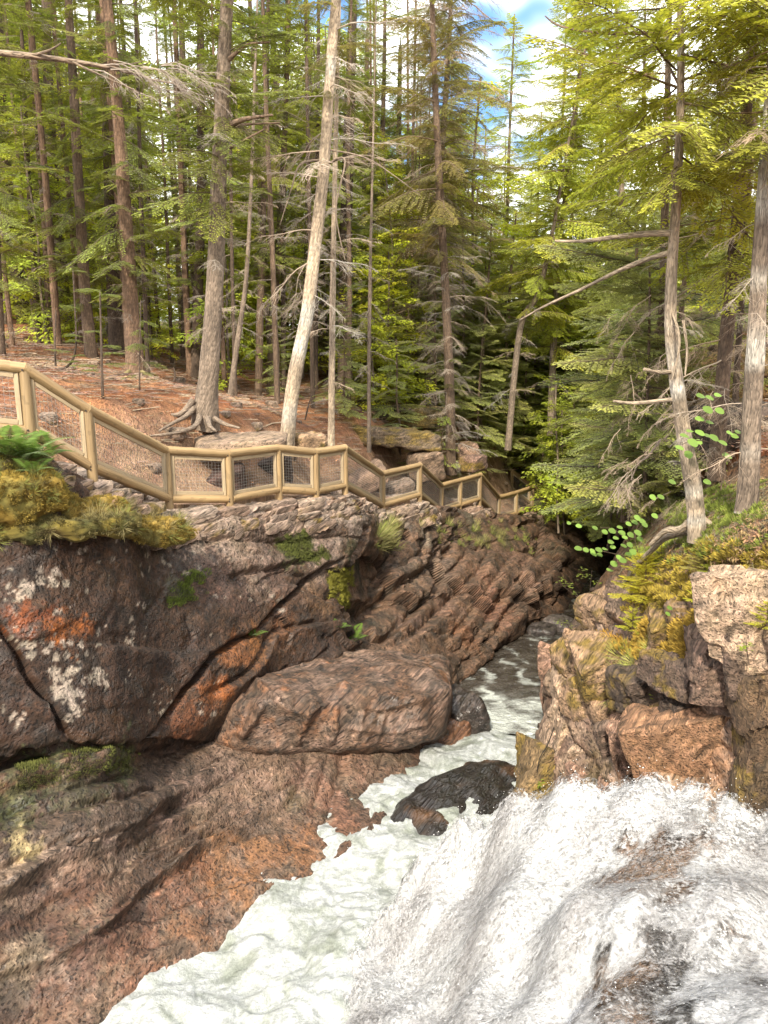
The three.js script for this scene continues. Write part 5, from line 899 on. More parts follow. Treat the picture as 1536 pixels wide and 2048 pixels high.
const kinds = {
  gnarled: ['gnarled_tree', 'big grey-barked tree with roots spreading over the path edge', BARK.grey], leaning: ['leaning_tree', 'pale mottled trunk leaning right behind the level fence panels', BARK.pale], thin_pale: ['thin_tree', 'thin pale-barked tree just right of the leaning trunk', BARK.pale],
  mossy_foot: ['hemlock_tree', 'tall hemlock with a flared moss-yellow foot on the needle slope', BARK.red], bent_foot: ['hemlock_tree', 'dark hemlock with a foot curving to the right, left slope', BARK.brown], stout_dark: ['hemlock_tree', 'stout dark hemlock just behind the moss-footed one', BARK.dark],
  dark_left: ['hemlock_tree', 'thick dark hemlock upslope at far left', BARK.dark], far_left: ['hemlock_tree', 'broad hemlock trunk at the left edge of the slope', BARK.dark], slim_left: ['slim_tree', 'slim straight tree between the two thick far-left hemlocks', BARK.dark], edge_left: ['hemlock_tree', 'dark trunk cut by the left picture edge', BARK.dark],
  behind_gnarled: ['hemlock_tree', 'dark straight hemlock close behind the gnarled tree', BARK.dark], straight_mid: ['slim_tree', 'thin straight trunk left of the gnarled tree', BARK.brown], twin_a: ['slim_tree', 'left trunk of the close pair before the leaning tree', BARK.brown], twin_b: ['slim_tree', 'right trunk of the close pair, slanting a little', BARK.brown],
  slanting_sapling: ['slim_tree', 'slanting thin trunk right of the gnarled tree', BARK.grey], mid_b: ['slim_tree', 'thin far trunk seen left of the leaning tree top', BARK.dark], mid_c: ['slim_tree', 'brown trunk directly behind the leaning tree', BARK.brown], dark_column: ['hemlock_tree', 'straight dark hemlock column on the mossy ledge', BARK.dark],
  mid_d: ['slim_tree', 'brown trunk just right of the dark hemlock column', BARK.brown], mid_e: ['slim_tree', 'dark trunk deep in the forest above the undercut ledge', BARK.dark], slim_near: ['slim_tree', 'very thin grey stem behind the first stair run', BARK.grey], spruce_pole: ['spruce_tree', 'dark spruce rising beside the square block near the stairs', BARK.brown],
  ashen_pole: ['spruce_tree', 'ashen spruce with a thicket of bare twigs high up', BARK.grey], valley_a: ['valley_tree', 'pale straight trunk standing in the green valley', BARK.grey], valley_slant: ['valley_tree', 'slanting pale trunk in the green valley', BARK.grey], valley_b: ['valley_tree', 'yellow-green conifer against the white sky, left of the pair', BARK.grey],
  valley_c: ['valley_tree', 'slender conifer against the white sky, right of the pair', BARK.brown], valley_d: ['valley_tree', 'farthest thin conifer against the white sky', BARK.brown], hemlock_trunk: ['hemlock_tree', 'dark hemlock hanging its boughs over the gorge behind the curved tree', BARK.brown],
  curved: ['curved_tree', 'light curved trunk with long bare side branches on the right bank', BARK.pale], dark_right: ['spruce_tree', 'dark-barked spruce between the curved and upright right trunks', BARK.brown], upright_right: ['spruce_tree', 'thick mottled upright trunk at the right edge', BARK.grey], thin_right: ['slim_tree', 'thin dark stem beside the right spruce', BARK.dark],
};
treeTable.forEach(([id, d, list], k) => {
  const [name, label, color] = kinds[id], P = trunkPath(d, list, id.startsWith('valley') || id === 'ashen_pole' || id === 'spruce_pole' ? 26 : 20 + (k % 4)), t = base(name, V(0, 0, 0)); tag(t, label, 'tree');
  const gy = P[0].p.y, axis = axisOf(P), thick = P[0].r; t.position.copy(P[0].p); const inv = P[0].p.clone();
  const hold = new THREE.Group(); P.forEach((q) => q.p.sub(inv)); const ax = axisOf(P), Y = (y) => y - inv.y;      // work in the tree's own frame
  trunk(t, P, mul3(color, id === 'leaning' || id === 'thin_pale' ? 1.8 : 1.35), k + 3, { flare: id === 'mossy_foot' || id === 'gnarled' ? 0.36 : thick > 0.2 ? 0.4 : 0.2, lobes: 4 + k % 3, spots: id === 'leaning' || id === 'upright_right' || id === 'curved' ? [0.8, 0.77, 0.68] : null, segs: d < 24 ? 18 : 10, sink: id.startsWith('valley') ? 2.5 : 0.25 });
  t.userData.axis = ax; t.userData.eye = inv; t.userData.bark = color;
  const C = (o) => crownOf(t, ax, { seed: 500 + k * 13, ...o, from: Y(o.from), to: Y(o.to) }), dead = (from, to, per = 3, len = 0.8, tint = [1, 1, 1]) => C({ kind: 'dead', from, to, per, len, name: 'bare_twigs', mat: M.twig, tint, taper: 0.2, pitch: -0.1, seed: 900 + k * 7 });
  if (id === 'gnarled') { C({ kind: 'hemlock', from: 12.6, to: 20, per: 9, len: 1.3, taper: 0.3 }); dead(9.6, 16, 2.2, 0.75); }
  else if (id === 'leaning') { dead(11, 19, 4.6, 1.0, [1.25, 1.25, 1.25]); C({ kind: 'spruce', from: 15.5, to: 20, per: 3, len: 1 }); }
  else if (id === 'thin_pale') { dead(8, 17, 3, 0.55, [1.2, 1.2, 1.2]); C({ kind: 'hemlock', from: 15, to: 20, per: 3, len: 0.8 }); }
  else if (id === 'spruce_pole') { dead(5.4, 13, 6, 0.9); C({ kind: 'spruce', from: 12.5, to: 22, per: 6.5, len: 1.5, taper: 0.3 }); C({ kind: 'hemlock', from: 6.5, to: 11, per: 3, len: 0.8, seed: 77 }); }
  else if (id === 'ashen_pole') { dead(9, 23, 12, 1.5, [1.0, 0.92, 0.82]); C({ kind: 'spruce', from: 13.5, to: 25, per: 7, len: 1.8, taper: 0.3, tint: [1.0, 1.05, 0.9] }); }
  else if (id.startsWith('valley_')) { C({ kind: 'larch', from: id === 'valley_slant' ? 11 : 9.5, to: 25.5, per: 8, len: 1.6, taper: 0.55, tint: [1.05, 1.1, 1] }); dead(6, 14, 2, 0.7); }
  else if (id === 'hemlock_trunk') { C({ kind: 'fresh', from: 5.4, to: 12, per: 11, len: 1.2, taper: 0.1, facing: Math.PI * 0.95, tint: [1, 1, 1.05] }); C({ kind: 'larch', from: 12, to: 19, per: 4, len: 1.2, seed: 31 }); dead(5.5, 10, 3, 0.8); }
  else if (id === 'curved') { C({ kind: 'larch', from: 11.8, to: 17, per: 11, len: 1.1, taper: 0.1 }); dead(7.6, 14, 2.2, 0.4); }
  else if (id === 'dark_right') { dead(8, 16, 5, 0.75, [1.15, 1.1, 1]); C({ kind: 'larch', from: 11, to: 18, per: 10, len: 1.1, taper: 0.2 }); }
  else if (id === 'upright_right') { dead(8.2, 17, 3.2, 0.6, [1.1, 1.05, 1]); C({ kind: 'larch', from: 11.8, to: 17, per: 9, len: 1.0, taper: 0.1 }); }
  else if (id === 'thin_right' || id === 'slim_near' || id === 'slanting_sapling') { dead(gy + 1.5, 15, 3, 0.45); C({ kind: 'hemlock', from: 11.5, to: 16, per: 3, len: 0.7 }); }
  else { C({ kind: 'hemlock', from: id.includes('left') || id === 'bent_foot' || id === 'mossy_foot' || id === 'stout_dark' ? 11 : 12, to: 22, per: 5.2, len: 1.35, taper: 0.3 }); dead(9.4, 14, 2.2, 0.6); }
  delete t.userData.axis; delete t.userData.eye; delete t.userData.bark;
  TREES.push({ id, t, inv });
});
const tree = (id) => TREES.find((q) => q.id === id);
const limbOf = (id, sights, r0, r1, color, name = 'branch') => { const q = tree(id); return limb(q.t, sights.map((s) => at(...s).sub(q.inv)), r0, r1, color, name); };
{ // the named limbs and roots the photograph shows
  const c = mul3(BARK.pale, 1.3), g = mul3(BARK.grey, 1.3), b = mul3(BARK.brown, 1.5);
  limbOf('curved', [[1342, 466, 11], [1290, 468, 11.2], [1230, 474, 11.5], [1170, 482, 11.8], [1110, 482, 12.1]], 0.05, 0.016, c); limbOf('curved', [[1338, 506, 11], [1290, 520, 11.3], [1230, 545, 11.7], [1160, 580, 12.2], [1090, 612, 12.7], [1040, 640, 13.2]], 0.042, 0.012, c);
  limbOf('curved', [[1352, 742, 11], [1320, 745, 10.9], [1288, 738, 10.8]], 0.032, 0.02, c); limbOf('curved', [[1356, 798, 11], [1300, 804, 11.1], [1262, 806, 11.2], [1226, 802, 11.3]], 0.036, 0.016, c); limbOf('curved', [[1360, 830, 11], [1338, 834, 11]], 0.028, 0.02, c);
  limbOf('curved', [[1360, 62, 11], [1290, 66, 11.2], [1200, 66, 11.5], [1120, 52, 11.8], [1090, 32, 12]], 0.03, 0.008, b); limbOf('curved', [[1358, 170, 11], [1330, 120, 11.2], [1290, 60, 11.5]], 0.02, 0.006, b);
  limbOf('curved', [[1342, 620, 11], [1356, 660, 10.7], [1358, 700, 10.6], [1344, 760, 10.6]], 0.02, 0.01, c); limbOf('curved', [[1366, 640, 10.8], [1374, 700, 10.8], [1370, 750, 10.8]], 0.02, 0.012, c);
  limbOf('curved', [[1392, 1030, 11], [1362, 1058, 11.2], [1330, 1062, 11.4], [1300, 1090, 11.6]], 0.07, 0.03, c, 'root'); limbOf('curved', [[1400, 1035, 11], [1424, 1052, 10.9], [1440, 1080, 10.8]], 0.06, 0.02, c, 'root');
  limbOf('gnarled', [[450, 260, 18.6], [470, 245, 18.3], [500, 236, 18], [546, 230, 17.8]], 0.09, 0.02, b); limbOf('gnarled', [[442, 262, 18.6], [480, 250, 18.8], [560, 246, 19]], 0.05, 0.015, b); limbOf('gnarled', [[432, 312, 18.6], [470, 290, 18.3], [530, 258, 18]], 0.05, 0.015, b); limbOf('gnarled', [[448, 130, 18.6], [490, 92, 18.4], [540, 84, 18.2]], 0.06, 0.015, b);
  for (const q of [[[392, 812, 18.5], [372, 832, 18.0], [346, 846, 17.5], [318, 862, 17.0]], [[386, 800, 18.4], [360, 828, 18.2], [320, 832, 18.0], [270, 842, 17.8]], [[400, 830, 18.4], [390, 852, 17.8], [350, 866, 17.2], [300, 872, 16.8]], [[425, 835, 18.5], [450, 848, 18.2], [480, 856, 18]], [[416, 838, 18.3], [420, 852, 17.8], [432, 862, 17.4]]]) limbOf('gnarled', q, 0.08, 0.02, g, 'root');
  for (const q of [[[262, 742, 23.8], [246, 750, 23.4], [228, 756, 23]], [[284, 745, 23.8], [300, 752, 23.5], [318, 760, 23.2]], [[270, 752, 23.6], [262, 766, 23.2], [250, 772, 22.9]]]) limbOf('mossy_foot', q, 0.09, 0.02, [0.42, 0.36, 0.16], 'root');
  limbOf('leaning', [[652, 330, 20], [690, 320, 19.5], [672, 420, 19.2], [690, 520, 19]], 0.03, 0.01, g); limbOf('leaning', [[640, 320, 20], [600, 330, 19.6], [582, 380, 19.4], [560, 450, 19.2]], 0.03, 0.008, g); limbOf('leaning', [[662, 300, 20], [740, 320, 19.4], [840, 390, 19]], 0.025, 0.006, g);
}
// the tree beyond the left edge whose long bare bough reaches into view
{ const f = at(-430, 800, 13), o = V(f.x, ground(f.x, f.z), f.z), t = base('overhanging_tree', o); tag(t, 'tree beyond the left edge whose long pale bough reaches into the upper left', 'tree'); const L = (list, r0, r1, n) => limb(t, list.map((s) => at(...s).sub(o)), r0, r1, [0.4, 0.31, 0.22], n);
  trunk(t, [0, 3, 6, 9, 12].map((y, k) => ({ p: V(0.05 * k, y, -0.04 * k), r: 0.2 - 0.04 * k })), mul3(BARK.brown, 1.3), 7, { flare: 0.3, segs: 12 });
  const root = project(o.clone().add(V(0.1, Math.max(4.2, at(-430, 60, 13).y - o.y), -0.1)));
  L([[root[0], root[1], 13], [-250, 80, 11.2], [-60, 100, 9.6], [60, 112, 9.3], [140, 122, 9.4], [240, 140, 9.7], [300, 158, 9.9], [352, 168, 10.1]], 0.05, 0.008, 'branch'); L([[60, 112, 9.3], [100, 100, 9.2], [122, 86, 9.2]], 0.018, 0.006, 'side_twig'); L([[140, 122, 9.4], [200, 150, 9.4], [260, 176, 9.5], [290, 190, 9.6]], 0.014, 0.004, 'side_twig'); L([[190, 130, 9.6], [260, 128, 9.8], [290, 120, 9.9]], 0.01, 0.003, 'side_twig'); L([[240, 140, 9.7], [290, 128, 9.8], [300, 120, 9.8]], 0.008, 0.003, 'side_twig');
  const r = rng(4), list = []; for (let k = 0; k < 10; k++) list.push({ p: at(110 + r() * 230, 118 + r() * 40, 9.6).sub(o), yaw: -0.3 + r() * 1.2, pitch: -0.3 * r(), s: 0.35 + 0.2 * r() }); instances('bare_twigs', BOUGH.dead[1], M.twig, list, t);
}

// ---------------------------------------------------------------- repeated forest trees
function stand(name, label, group, x, z, seed, make) { const y = ground(x, z), t = base(name, V(x, y, z)); tag(t, label, 'tree', group); make(t, y, seed); return t; }
const proto = {};
function poleTree(seed, h, r0, color, lean) {                          // a straight pole for the deep forest, shared by its copies
  const r = rng(seed), P = []; for (let k = 0; k <= 4; k++) P.push({ p: V(lean * k * h / 4 + 0.12 * (r() - 0.5) * (k && 1), k * h / 4, 0.12 * (r() - 0.5) * (k && 1)), r: lerp(r0, 0.03, k / 4) }); return P;
}
const deepSpots = (() => { const r = rng(321), o = []; let guard = 0;
  while (o.length < 34 && guard++ < 4000) { const d = 37 + 40 * Math.pow(r(), 0.8), px = -120 + r() * 1250, p = at(px, 700, d); if (px > 860 && r() < 0.6) continue; if (o.some((q) => Math.hypot(q.x - p.x, q.z - p.z) < 1.7)) continue; o.push({ x: p.x, z: p.z, s: 0.8 + 0.5 * r(), k: o.length }); } return o; })();
const protos = [];
for (let v = 0; v < 5; v++) {
  const g = new THREE.Group(), h = 18 + v, P = poleTree(60 + v, h, 0.13 + 0.035 * (v % 3), BARK.dark, (v - 2) * 0.012), ax = axisOf(P);
  trunk(g, P, mul3([BARK.dark, BARK.brown, BARK.dark, BARK.red, BARK.grey][v], 1.5), 70 + v, { flare: 0.3, segs: 8 });
  crownOf(g, ax, { kind: v === 1 || v === 4 ? 'fresh' : 'hemlock', from: 6.0 - v * 0.4, to: h - 0.5, per: 4.5, len: 1.6, taper: 0.5, seed: 800 + v, tint: v % 2 ? [1.1, 1.1, 0.8] : [1, 1, 1] }); crownOf(g, ax, { kind: 'dead', from: 1.5, to: 7, per: 3.2, len: 0.65, seed: 820 + v, name: 'bare_twigs', mat: M.twig, taper: 0 }); protos.push(g);
}
deepSpots.forEach((q, k) => { const c = protos[k % 5].clone(); c.name = numbered('forest_tree'); c.position.set(q.x, ground(q.x, q.z) - 0.15, q.z); c.rotation.y = k * 2.1; c.scale.setScalar(q.s); tag(c, 'one of the crowded dark conifers deep in the forest behind the slope', 'tree', 'conifers deep in the forest'); scene.add(c); });

// slender poles crowding the slope
const thinProto = [];
for (let v = 0; v < 4; v++) { const g = new THREE.Group(), h = 17 + v, P = poleTree(260 + v, h, 0.075 + 0.018 * v, BARK.dark, (v - 1.5) * 0.022), ax = axisOf(P); trunk(g, P, mul3([BARK.dark, BARK.brown, BARK.red, BARK.brown][v], 1.4), 270 + v, { flare: 0.25, segs: 8 }); crownOf(g, ax, { kind: 'dead', from: 2, to: 9, per: 3, len: 0.5, seed: 880 + v, name: 'bare_twigs', mat: M.twig, taper: 0 }); crownOf(g, ax, { kind: 'hemlock', from: 6, to: h - 0.4, per: 3, len: 0.9, taper: 0.2, seed: 890 + v, tint: [1.1, 1.1, 0.9] }); thinProto.push(g); }
{ const r = rng(4545), used = []; let n = 0, guard = 0; while (n < 64 && guard++ < 4000) { const d = 25 + 24 * r(), px = -40 + r() * 880, p = at(px, 720, d); if (used.some((q) => Math.hypot(q.x - p.x, q.z - p.z) < 1.0)) continue; const [fd] = onFence(p.x, p.z); if (fd < 4) continue; used.push(p); const c = thinProto[n % 4].clone(); c.name = numbered('pole_tree'); c.position.set(p.x, ground(p.x, p.z) - 0.15, p.z); c.rotation.y = n * 1.9; c.scale.setScalar(0.75 + 0.6 * r()); tag(c, 'one of the slender dark pole trees crowding the needle-covered slope', 'tree', 'slender pole trees on the slope'); scene.add(c); n++; } }

// bright broadleaf saplings behind the trunks
const leafProto = [];
for (let v = 0; v < 4; v++) {
  const g = new THREE.Group(), h = 5 + v * 1.4, P = poleTree(90 + v, h, 0.04 + 0.008 * v, BARK.grey, (v - 1.5) * 0.05), ax = axisOf(P); trunk(g, P, mul3(BARK.grey, 1.2), 95 + v, { flare: 0.1, segs: 6 });
  crownOf(g, ax, { kind: 'leaf', from: 0.5, to: h, per: 13, len: 1.35, taper: 0.4, seed: 830 + v, tint: v % 2 ? [1.25, 1.2, 0.8] : [1, 1.05, 1], bottom: 0.8 }); leafProto.push(g);
}
{ const r = rng(99); let n = 0, guard = 0; const used = [];
  while (n < 100 && guard++ < 3000) { const d = 29 + 26 * r(), px = -60 + r() * 1500, p = at(px, 700, d); if (used.some((q) => Math.hypot(q.x - p.x, q.z - p.z) < 1.4)) continue; if (px > 820 && px < 1120 && d < 42) continue; used.push(p); const c = leafProto[n % 4].clone(); c.name = numbered('beech_sapling'); c.position.set(p.x, ground(p.x, p.z) - 0.1, p.z); c.rotation.y = n * 1.7; c.scale.setScalar(0.8 + 0.6 * r()); tag(c, 'one of the yellow-green broadleaf saplings glowing between the forest trunks', 'sapling', 'broadleaf saplings in the forest'); scene.add(c); n++; } }

{ const r = rng(717); for (let k = 0; k < 20; k++) { const px = 850 + r() * 480, d = 40 + 16 * r(), p = at(px, 700, d), c = leafProto[k % 4].clone(); c.name = numbered('beech_sapling'); c.position.set(p.x, ground(p.x, p.z) - 0.1, p.z); c.rotation.y = k; c.scale.setScalar(1.1 + 0.7 * r()); tag(c, 'one of the bright broadleaf saplings down in the valley behind the far stairs', 'sapling', 'broadleaf saplings in the valley'); scene.add(c); } }
// tall broadleaf trees that close the canopy
const tallProto = [];
for (let v = 0; v < 3; v++) { const g = new THREE.Group(), h = 16 + v * 2, P = poleTree(190 + v, h, 0.13 + 0.02 * v, BARK.grey, (v - 1) * 0.02), ax = axisOf(P); trunk(g, P, mul3(BARK.grey, 1.2), 195 + v, { flare: 0.2, segs: 7 }); crownOf(g, ax, { kind: 'leaf', from: 3, to: h, per: 22, len: 2.6, taper: 0.35, seed: 870 + v, tint: v % 2 ? [1.1, 1.05, 0.8] : [0.95, 1, 1], bottom: 0.6 }); tallProto.push(g); }
{ const r = rng(2323); [[-60, 46], [40, 52], [130, 44], [230, 50], [310, 58], [450, 46], [520, 54], [590, 48], [680, 56], [760, 50], [840, 58], [30, 64], [170, 66], [260, 70], [480, 66], [640, 68], [720, 72], [900, 66]].forEach(([px, d], k) => { const p = at(px, 700, d), c = tallProto[k % 3].clone(); c.name = numbered('broadleaf_tree'); c.position.set(p.x, ground(p.x, p.z) - 0.2, p.z); c.rotation.y = k * 1.3; c.scale.setScalar(0.9 + 0.3 * r()); tag(c, 'one of the tall yellow-green broadleaf trees behind the conifer trunks', 'tree', 'tall broadleaf trees behind'); scene.add(c); }); }
// hemlock thicket over the far stairs and gorge
const fresh = [];
for (let v = 0; v < 4; v++) { const g = new THREE.Group(), h = 4.2 + v * 1.3, P = poleTree(110 + v, h, 0.05 + 0.012 * v, BARK.brown, (v - 1.5) * 0.03), ax = axisOf(P); trunk(g, P, mul3(BARK.brown, 1.4), 115 + v, { flare: 0.15, segs: 7 }); crownOf(g, ax, { kind: 'fresh', from: 0.5, to: h, per: 11, len: 0.95 + 0.14 * v, taper: 0.6, seed: 840 + v, tint: [1.12, 1.12, 1.1] }); fresh.push(g); }
const freshSpots = [[800, 800, 29, 1.0], [770, 760, 34, 1.2], [870, 790, 33, 1.0], [960, 830, 35, 1.2], [1000, 830, 40, 1.0], [1150, 860, 38, 1.3], [1230, 900, 33, 1.4], [1260, 930, 28, 1.3], [1270, 960, 23, 1.2], [1150, 860, 40, 1.7], [1040, 800, 42, 1.6], [940, 770, 44, 1.6], [1240, 860, 38, 1.8], [1300, 880, 30, 1.5], [1090, 800, 48, 2.0], [1200, 800, 48, 2.0], [1330, 800, 40, 1.8], [990, 740, 52, 2.0], [860, 740, 46, 1.6], [1240, 1000, 25, 0.9], [1380, 820, 24, 1.2], [560, 800, 28, 0.6], [690, 850, 27, 0.55], [1450, 760, 30, 1.6], [1520, 740, 28, 1.5], [720, 800, 33, 0.9], [620, 770, 34, 0.9], [1050, 930, 40, 1.0], [1100, 950, 41, 1.1], [1010, 900, 41, 1.1], [1140, 960, 38, 0.8], [960, 870, 38, 0.9], [832, 838, 28.5, 0.6], [884, 846, 30.5, 0.6], [955, 850, 34, 0.95], [1015, 880, 37, 0.9], [1085, 890, 39, 1.1], [780, 810, 31, 0.9], [925, 810, 36, 1.2], [1000, 800, 41, 1.5], [1065, 830, 43, 1.5], [1130, 850, 41, 1.4], [850, 800, 35, 1.0], [1290, 1010, 14.5, 0.55], [1265, 985, 16, 0.7], [1225, 985, 26, 0.9], [1250, 1000, 20, 1.1], [1290, 990, 17, 0.9], [1220, 1040, 22, 0.8], [1300, 930, 20, 1.3], [1340, 880, 19, 1.2], [980, 800, 37, 1.0], [900, 790, 38, 1.1], [830, 780, 36, 0.9]];
const freshLabel = ['hemlock sapling with pale fresh tips in the thicket over the gorge'];
freshSpots.forEach(([px, py, d, s], k) => { const p = at(px, py, d), c = fresh[k % 4].clone(); c.name = numbered('hemlock_sapling'); c.position.set(p.x, Math.min(ground(p.x, p.z), p.y + 0.6) - 0.1, p.z); c.rotation.y = k * 2.4; c.scale.setScalar(s); tag(c, freshLabel[0], 'sapling', 'hemlock saplings in the thicket'); scene.add(c); });

// conifers of the far valley side, and the wood beyond
{ const r = rng(1212); const far = []; for (let v = 0; v < 3; v++) { const g = new THREE.Group(), h = 15 + 2 * v, P = poleTree(130 + v, h, 0.16, BARK.grey, 0), ax = axisOf(P); trunk(g, P, mul3(BARK.grey, 1.3), 135 + v, { segs: 7 }); crownOf(g, ax, { kind: 'larch', from: 2, to: h - 0.3, per: 8, len: 2.0, taper: 0.7, seed: 850 + v, tint: [1.05, 1.12, 1] }); far.push(g); }
  [[900, 46, 1.1], [960, 52, 1.15], [1005, 46, 1.25], [1065, 52, 1.4], [1130, 48, 1.25], [1190, 56, 1.35], [1050, 56, 1.2], [1105, 44, 0.8], [1225, 42, 0.8], [1345, 46, 1.1], [1420, 38, 0.95], [1000, 70, 1.2], [1075, 60, 1.0], [1150, 58, 0.8], [1215, 66, 0.8], [1330, 60, 0.9], [1400, 50, 0.9], [1470, 44, 0.9], [1530, 52, 1.0], [1040, 75, 1.1], [1180, 80, 0.9], [1290, 85, 0.9], [860, 62, 1.2], [1560, 36, 0.8]].forEach(([px, d, s], k) => { const p = at(px, 700, d), c = far[k % 3].clone(); c.name = numbered('valley_conifer'); c.position.set(p.x, ground(p.x, p.z) - 0.2, p.z); c.rotation.y = k; c.scale.setScalar(s); tag(c, 'one of the sunlit yellow-green conifers across the valley', 'tree', 'conifers across the valley'); scene.add(c); });
  const list = [[], [], []]; for (let k = 0; k < 5200; k++) { const d = 78 + 60 * r(), px = -300 + 2150 * r(), p = at(px, 700, d), y = ground(p.x, p.z), h = r() * (px < 800 ? 16 : 8); const tone = 0.7 + 0.6 * r(); list[k % 3].push({ p: V(p.x, y + h, p.z), yaw: r() * 6.28, pitch: (r() - 0.5) * 0.8, roll: (r() - 0.5), s: 2.2 + 1.6 * r(), c: [tone * 1.1, tone * 1.1, tone * 0.9] }); }
  const wood = base('distant_wood'); tag(wood, 'distant green wood closing the view behind the trunks', 'wood', null, 'stuff'); list.forEach((l, k) => instances('foliage', BOUGH.leaf[k], M.leaf, l, wood)); }

// ---------------------------------------------------------------- moss, grass, ferns, shrubs
function tuftGeometry(seed, { n = 40, h = 0.05, r0 = 0.04, w = 0.006, col = [0.3, 0.25, 0.04], lean = 0.5 } = {}) {
  const g = new GB(), r = rng(seed); for (let k = 0; k < n; k++) { const a = r() * 6.28, q = r0 * Math.sqrt(r()), p = V(Math.cos(a) * q, -0.01, Math.sin(a) * q), d = V(Math.cos(a) * lean * r(), 1, Math.sin(a) * lean * r()).normalize(), s = V(-Math.sin(a + r()), 0, Math.cos(a + r())); leaflet(g, p, d, s, h * (0.6 + 0.8 * r()), w, mul3(col, 0.7 + 0.6 * r()), 0.1); } return g.build();
}
const TUFT = { moss: [tuftGeometry(1, { n: 55, h: 0.035, w: 0.009, r0: 0.05 }), tuftGeometry(2, { n: 55, h: 0.045, w: 0.009, r0: 0.06 })], green: [tuftGeometry(3, { col: [0.13, 0.16, 0.025], h: 0.03 })], grass: [tuftGeometry(4, { n: 30, h: 0.28, w: 0.008, r0: 0.05, col: [0.26, 0.24, 0.09], lean: 1.4 }), tuftGeometry(5, { n: 26, h: 0.2, w: 0.008, r0: 0.05, col: [0.17, 0.2, 0.04], lean: 1.2 })] };
const upTo = (n) => { const q = new THREE.Quaternion().setFromUnitVectors(zeroUp, n), e = new THREE.Euler().setFromQuaternion(q, 'YZX'); return { yaw: e.y, roll: e.x, pitch: e.z }; };
function scatter(loft, poly, count, seed, geos, scale, tint, name, parent, mat = M.moss) {      // tufts rooted on a rock face
  const r = rng(seed), lists = geos.map(() => []); let xs = poly.map((q) => q[0]), ys = poly.map((q) => q[1]), x0 = Math.min(...xs), x1 = Math.max(...xs), y0 = Math.min(...ys), y1 = Math.max(...ys), done = 0, guard = 0;
  while (done < count && guard++ < count * 6) { const x = lerp(x0, x1, r()), y = lerp(y0, y1, r()); let inside = false; for (let i = 0, j = poly.length - 1; i < poly.length; j = i++) { const [xi, yi] = poly[i], [xj, yj] = poly[j]; if ((yi > y) !== (yj > y) && x < (xj - xi) * (y - yi) / (yj - yi) + xi) inside = !inside; } if (!inside) continue; if (fbm(x * 0.02, y * 0.02, seed, 3) < -0.12) { continue; }
    const s = loft.surface(x, y), n = s.n.clone().multiplyScalar(0.6).add(V(0, 0.6, 0)).normalize(), t = 0.75 + 0.5 * r(); lists[Math.floor(r() * lists.length)].push({ p: s.p, ...upTo(n), s: scale * (0.6 + 0.8 * r()), c: [tint[0] * t, tint[1] * t, tint[2] * t] }); done++; }
  lists.forEach((l, k) => l.length && instances(name, geos[k], mat, l, parent));
}
const patch = (label, loft, poly, count, seed, geos, scale, tint, group) => { const t = base('moss_patch'); tag(t, label, 'moss', group); scatter(loft, poly, count, seed, geos, scale, tint, 'moss', t); return t; };
// mounds of moss and old grass over the cliff edge below the first fence panels
const mound = (label, sight, size, euler, seed, tint, n = 700) => {
  const c = at(...sight), t = base('moss_mound', c); tag(t, label, 'moss');
  const geo = stoneGeometry(boxCorners(V(0, 0, 0), size, new THREE.Euler(...euler), seed, 0.2), { seg: [26, 14, 16], round: 0.8, rough: 0.11, freq: 2.6, seed, color: (p) => { const k = fbm(p.x * 2.5 + seed, p.y * 2.5, p.z * 2.5, 4), f = fbm(p.x * 14, p.y * 14, p.z * 14, 3); let q = mix3([0.3, 0.22, 0.04], [0.14, 0.13, 0.03], sm(-0.2, 0.2, k)); q = mix3(q, [0.2, 0.12, 0.06], sm(0.12, 0.3, fbm(p.x * 2 + 7, p.y * 2, p.z * 2 + seed, 3)) * 0.8); return mul3([q[0] * tint[0], q[1] * tint[1], q[2] * tint[2]], 0.8 * (1 + f)); } });
  mesh('cushion', geo, M.moss, t);
  const pos = geo.attributes.position, nor = geo.attributes.normal, r = rng(seed), A = [[], []], G = [[], []];
  for (let k = 0; k < n; k++) { const i = Math.floor(r() * pos.count), p = V(pos.getX(i), pos.getY(i), pos.getZ(i)).add(V((r() - 0.5) * 0.05, 0, (r() - 0.5) * 0.05)), nn = V(nor.getX(i), nor.getY(i) + 0.3, nor.getZ(i)).normalize(); if (nn.y < -0.3) continue; const b = 0.7 + 0.6 * r(); if (r() < 0.95) A[k % 2].push({ p, ...upTo(nn), s: 0.7 + 0.5 * r(), c: [b * 0.72 * tint[0], b * 0.68 * tint[1], b * 0.7] }); else G[k % 2].push({ p, ...upTo(nn.add(V(0.5, -0.1, 0.4)).normalize()), s: 0.5 + 0.5 * r(), c: [b * 0.8, b * 0.72, b * 0.8] }); }
  A.forEach((l, k) => l.length && instances('moss', TUFT.moss[k], M.moss, l, t)); G.forEach((l, k) => l.length && instances('grass', TUFT.grass[k], M.moss, l, t));
};
mound('golden moss mound at the left picture edge under the fence', [20, 1000, 10.7], [1.6, 0.6, 0.7], [0.1, 0.5, 0.1], 11, [1.1, 1, 1], 900);
mound('drooping moss and dry grass mound below the second fence post', [165, 1030, 11.6], [1.3, 0.48, 0.7], [0.1, 0.5, -0.25], 12, [1, 0.9, 1], 900);
mound('thin tongue of pale grass and moss tapering right along the ledge', [280, 1060, 12.6], [1.7, 0.34, 0.6], [0.1, 0.55, -0.3], 13, [1.0, 0.9, 1.0], 800);
mound('dark green moss lip along the top of the dark cliff', [110, 1058, 10.9], [2.2, 0.3, 0.5], [0.1, 0.5, -0.08], 14, [0.5, 0.52, 0.5], 500);
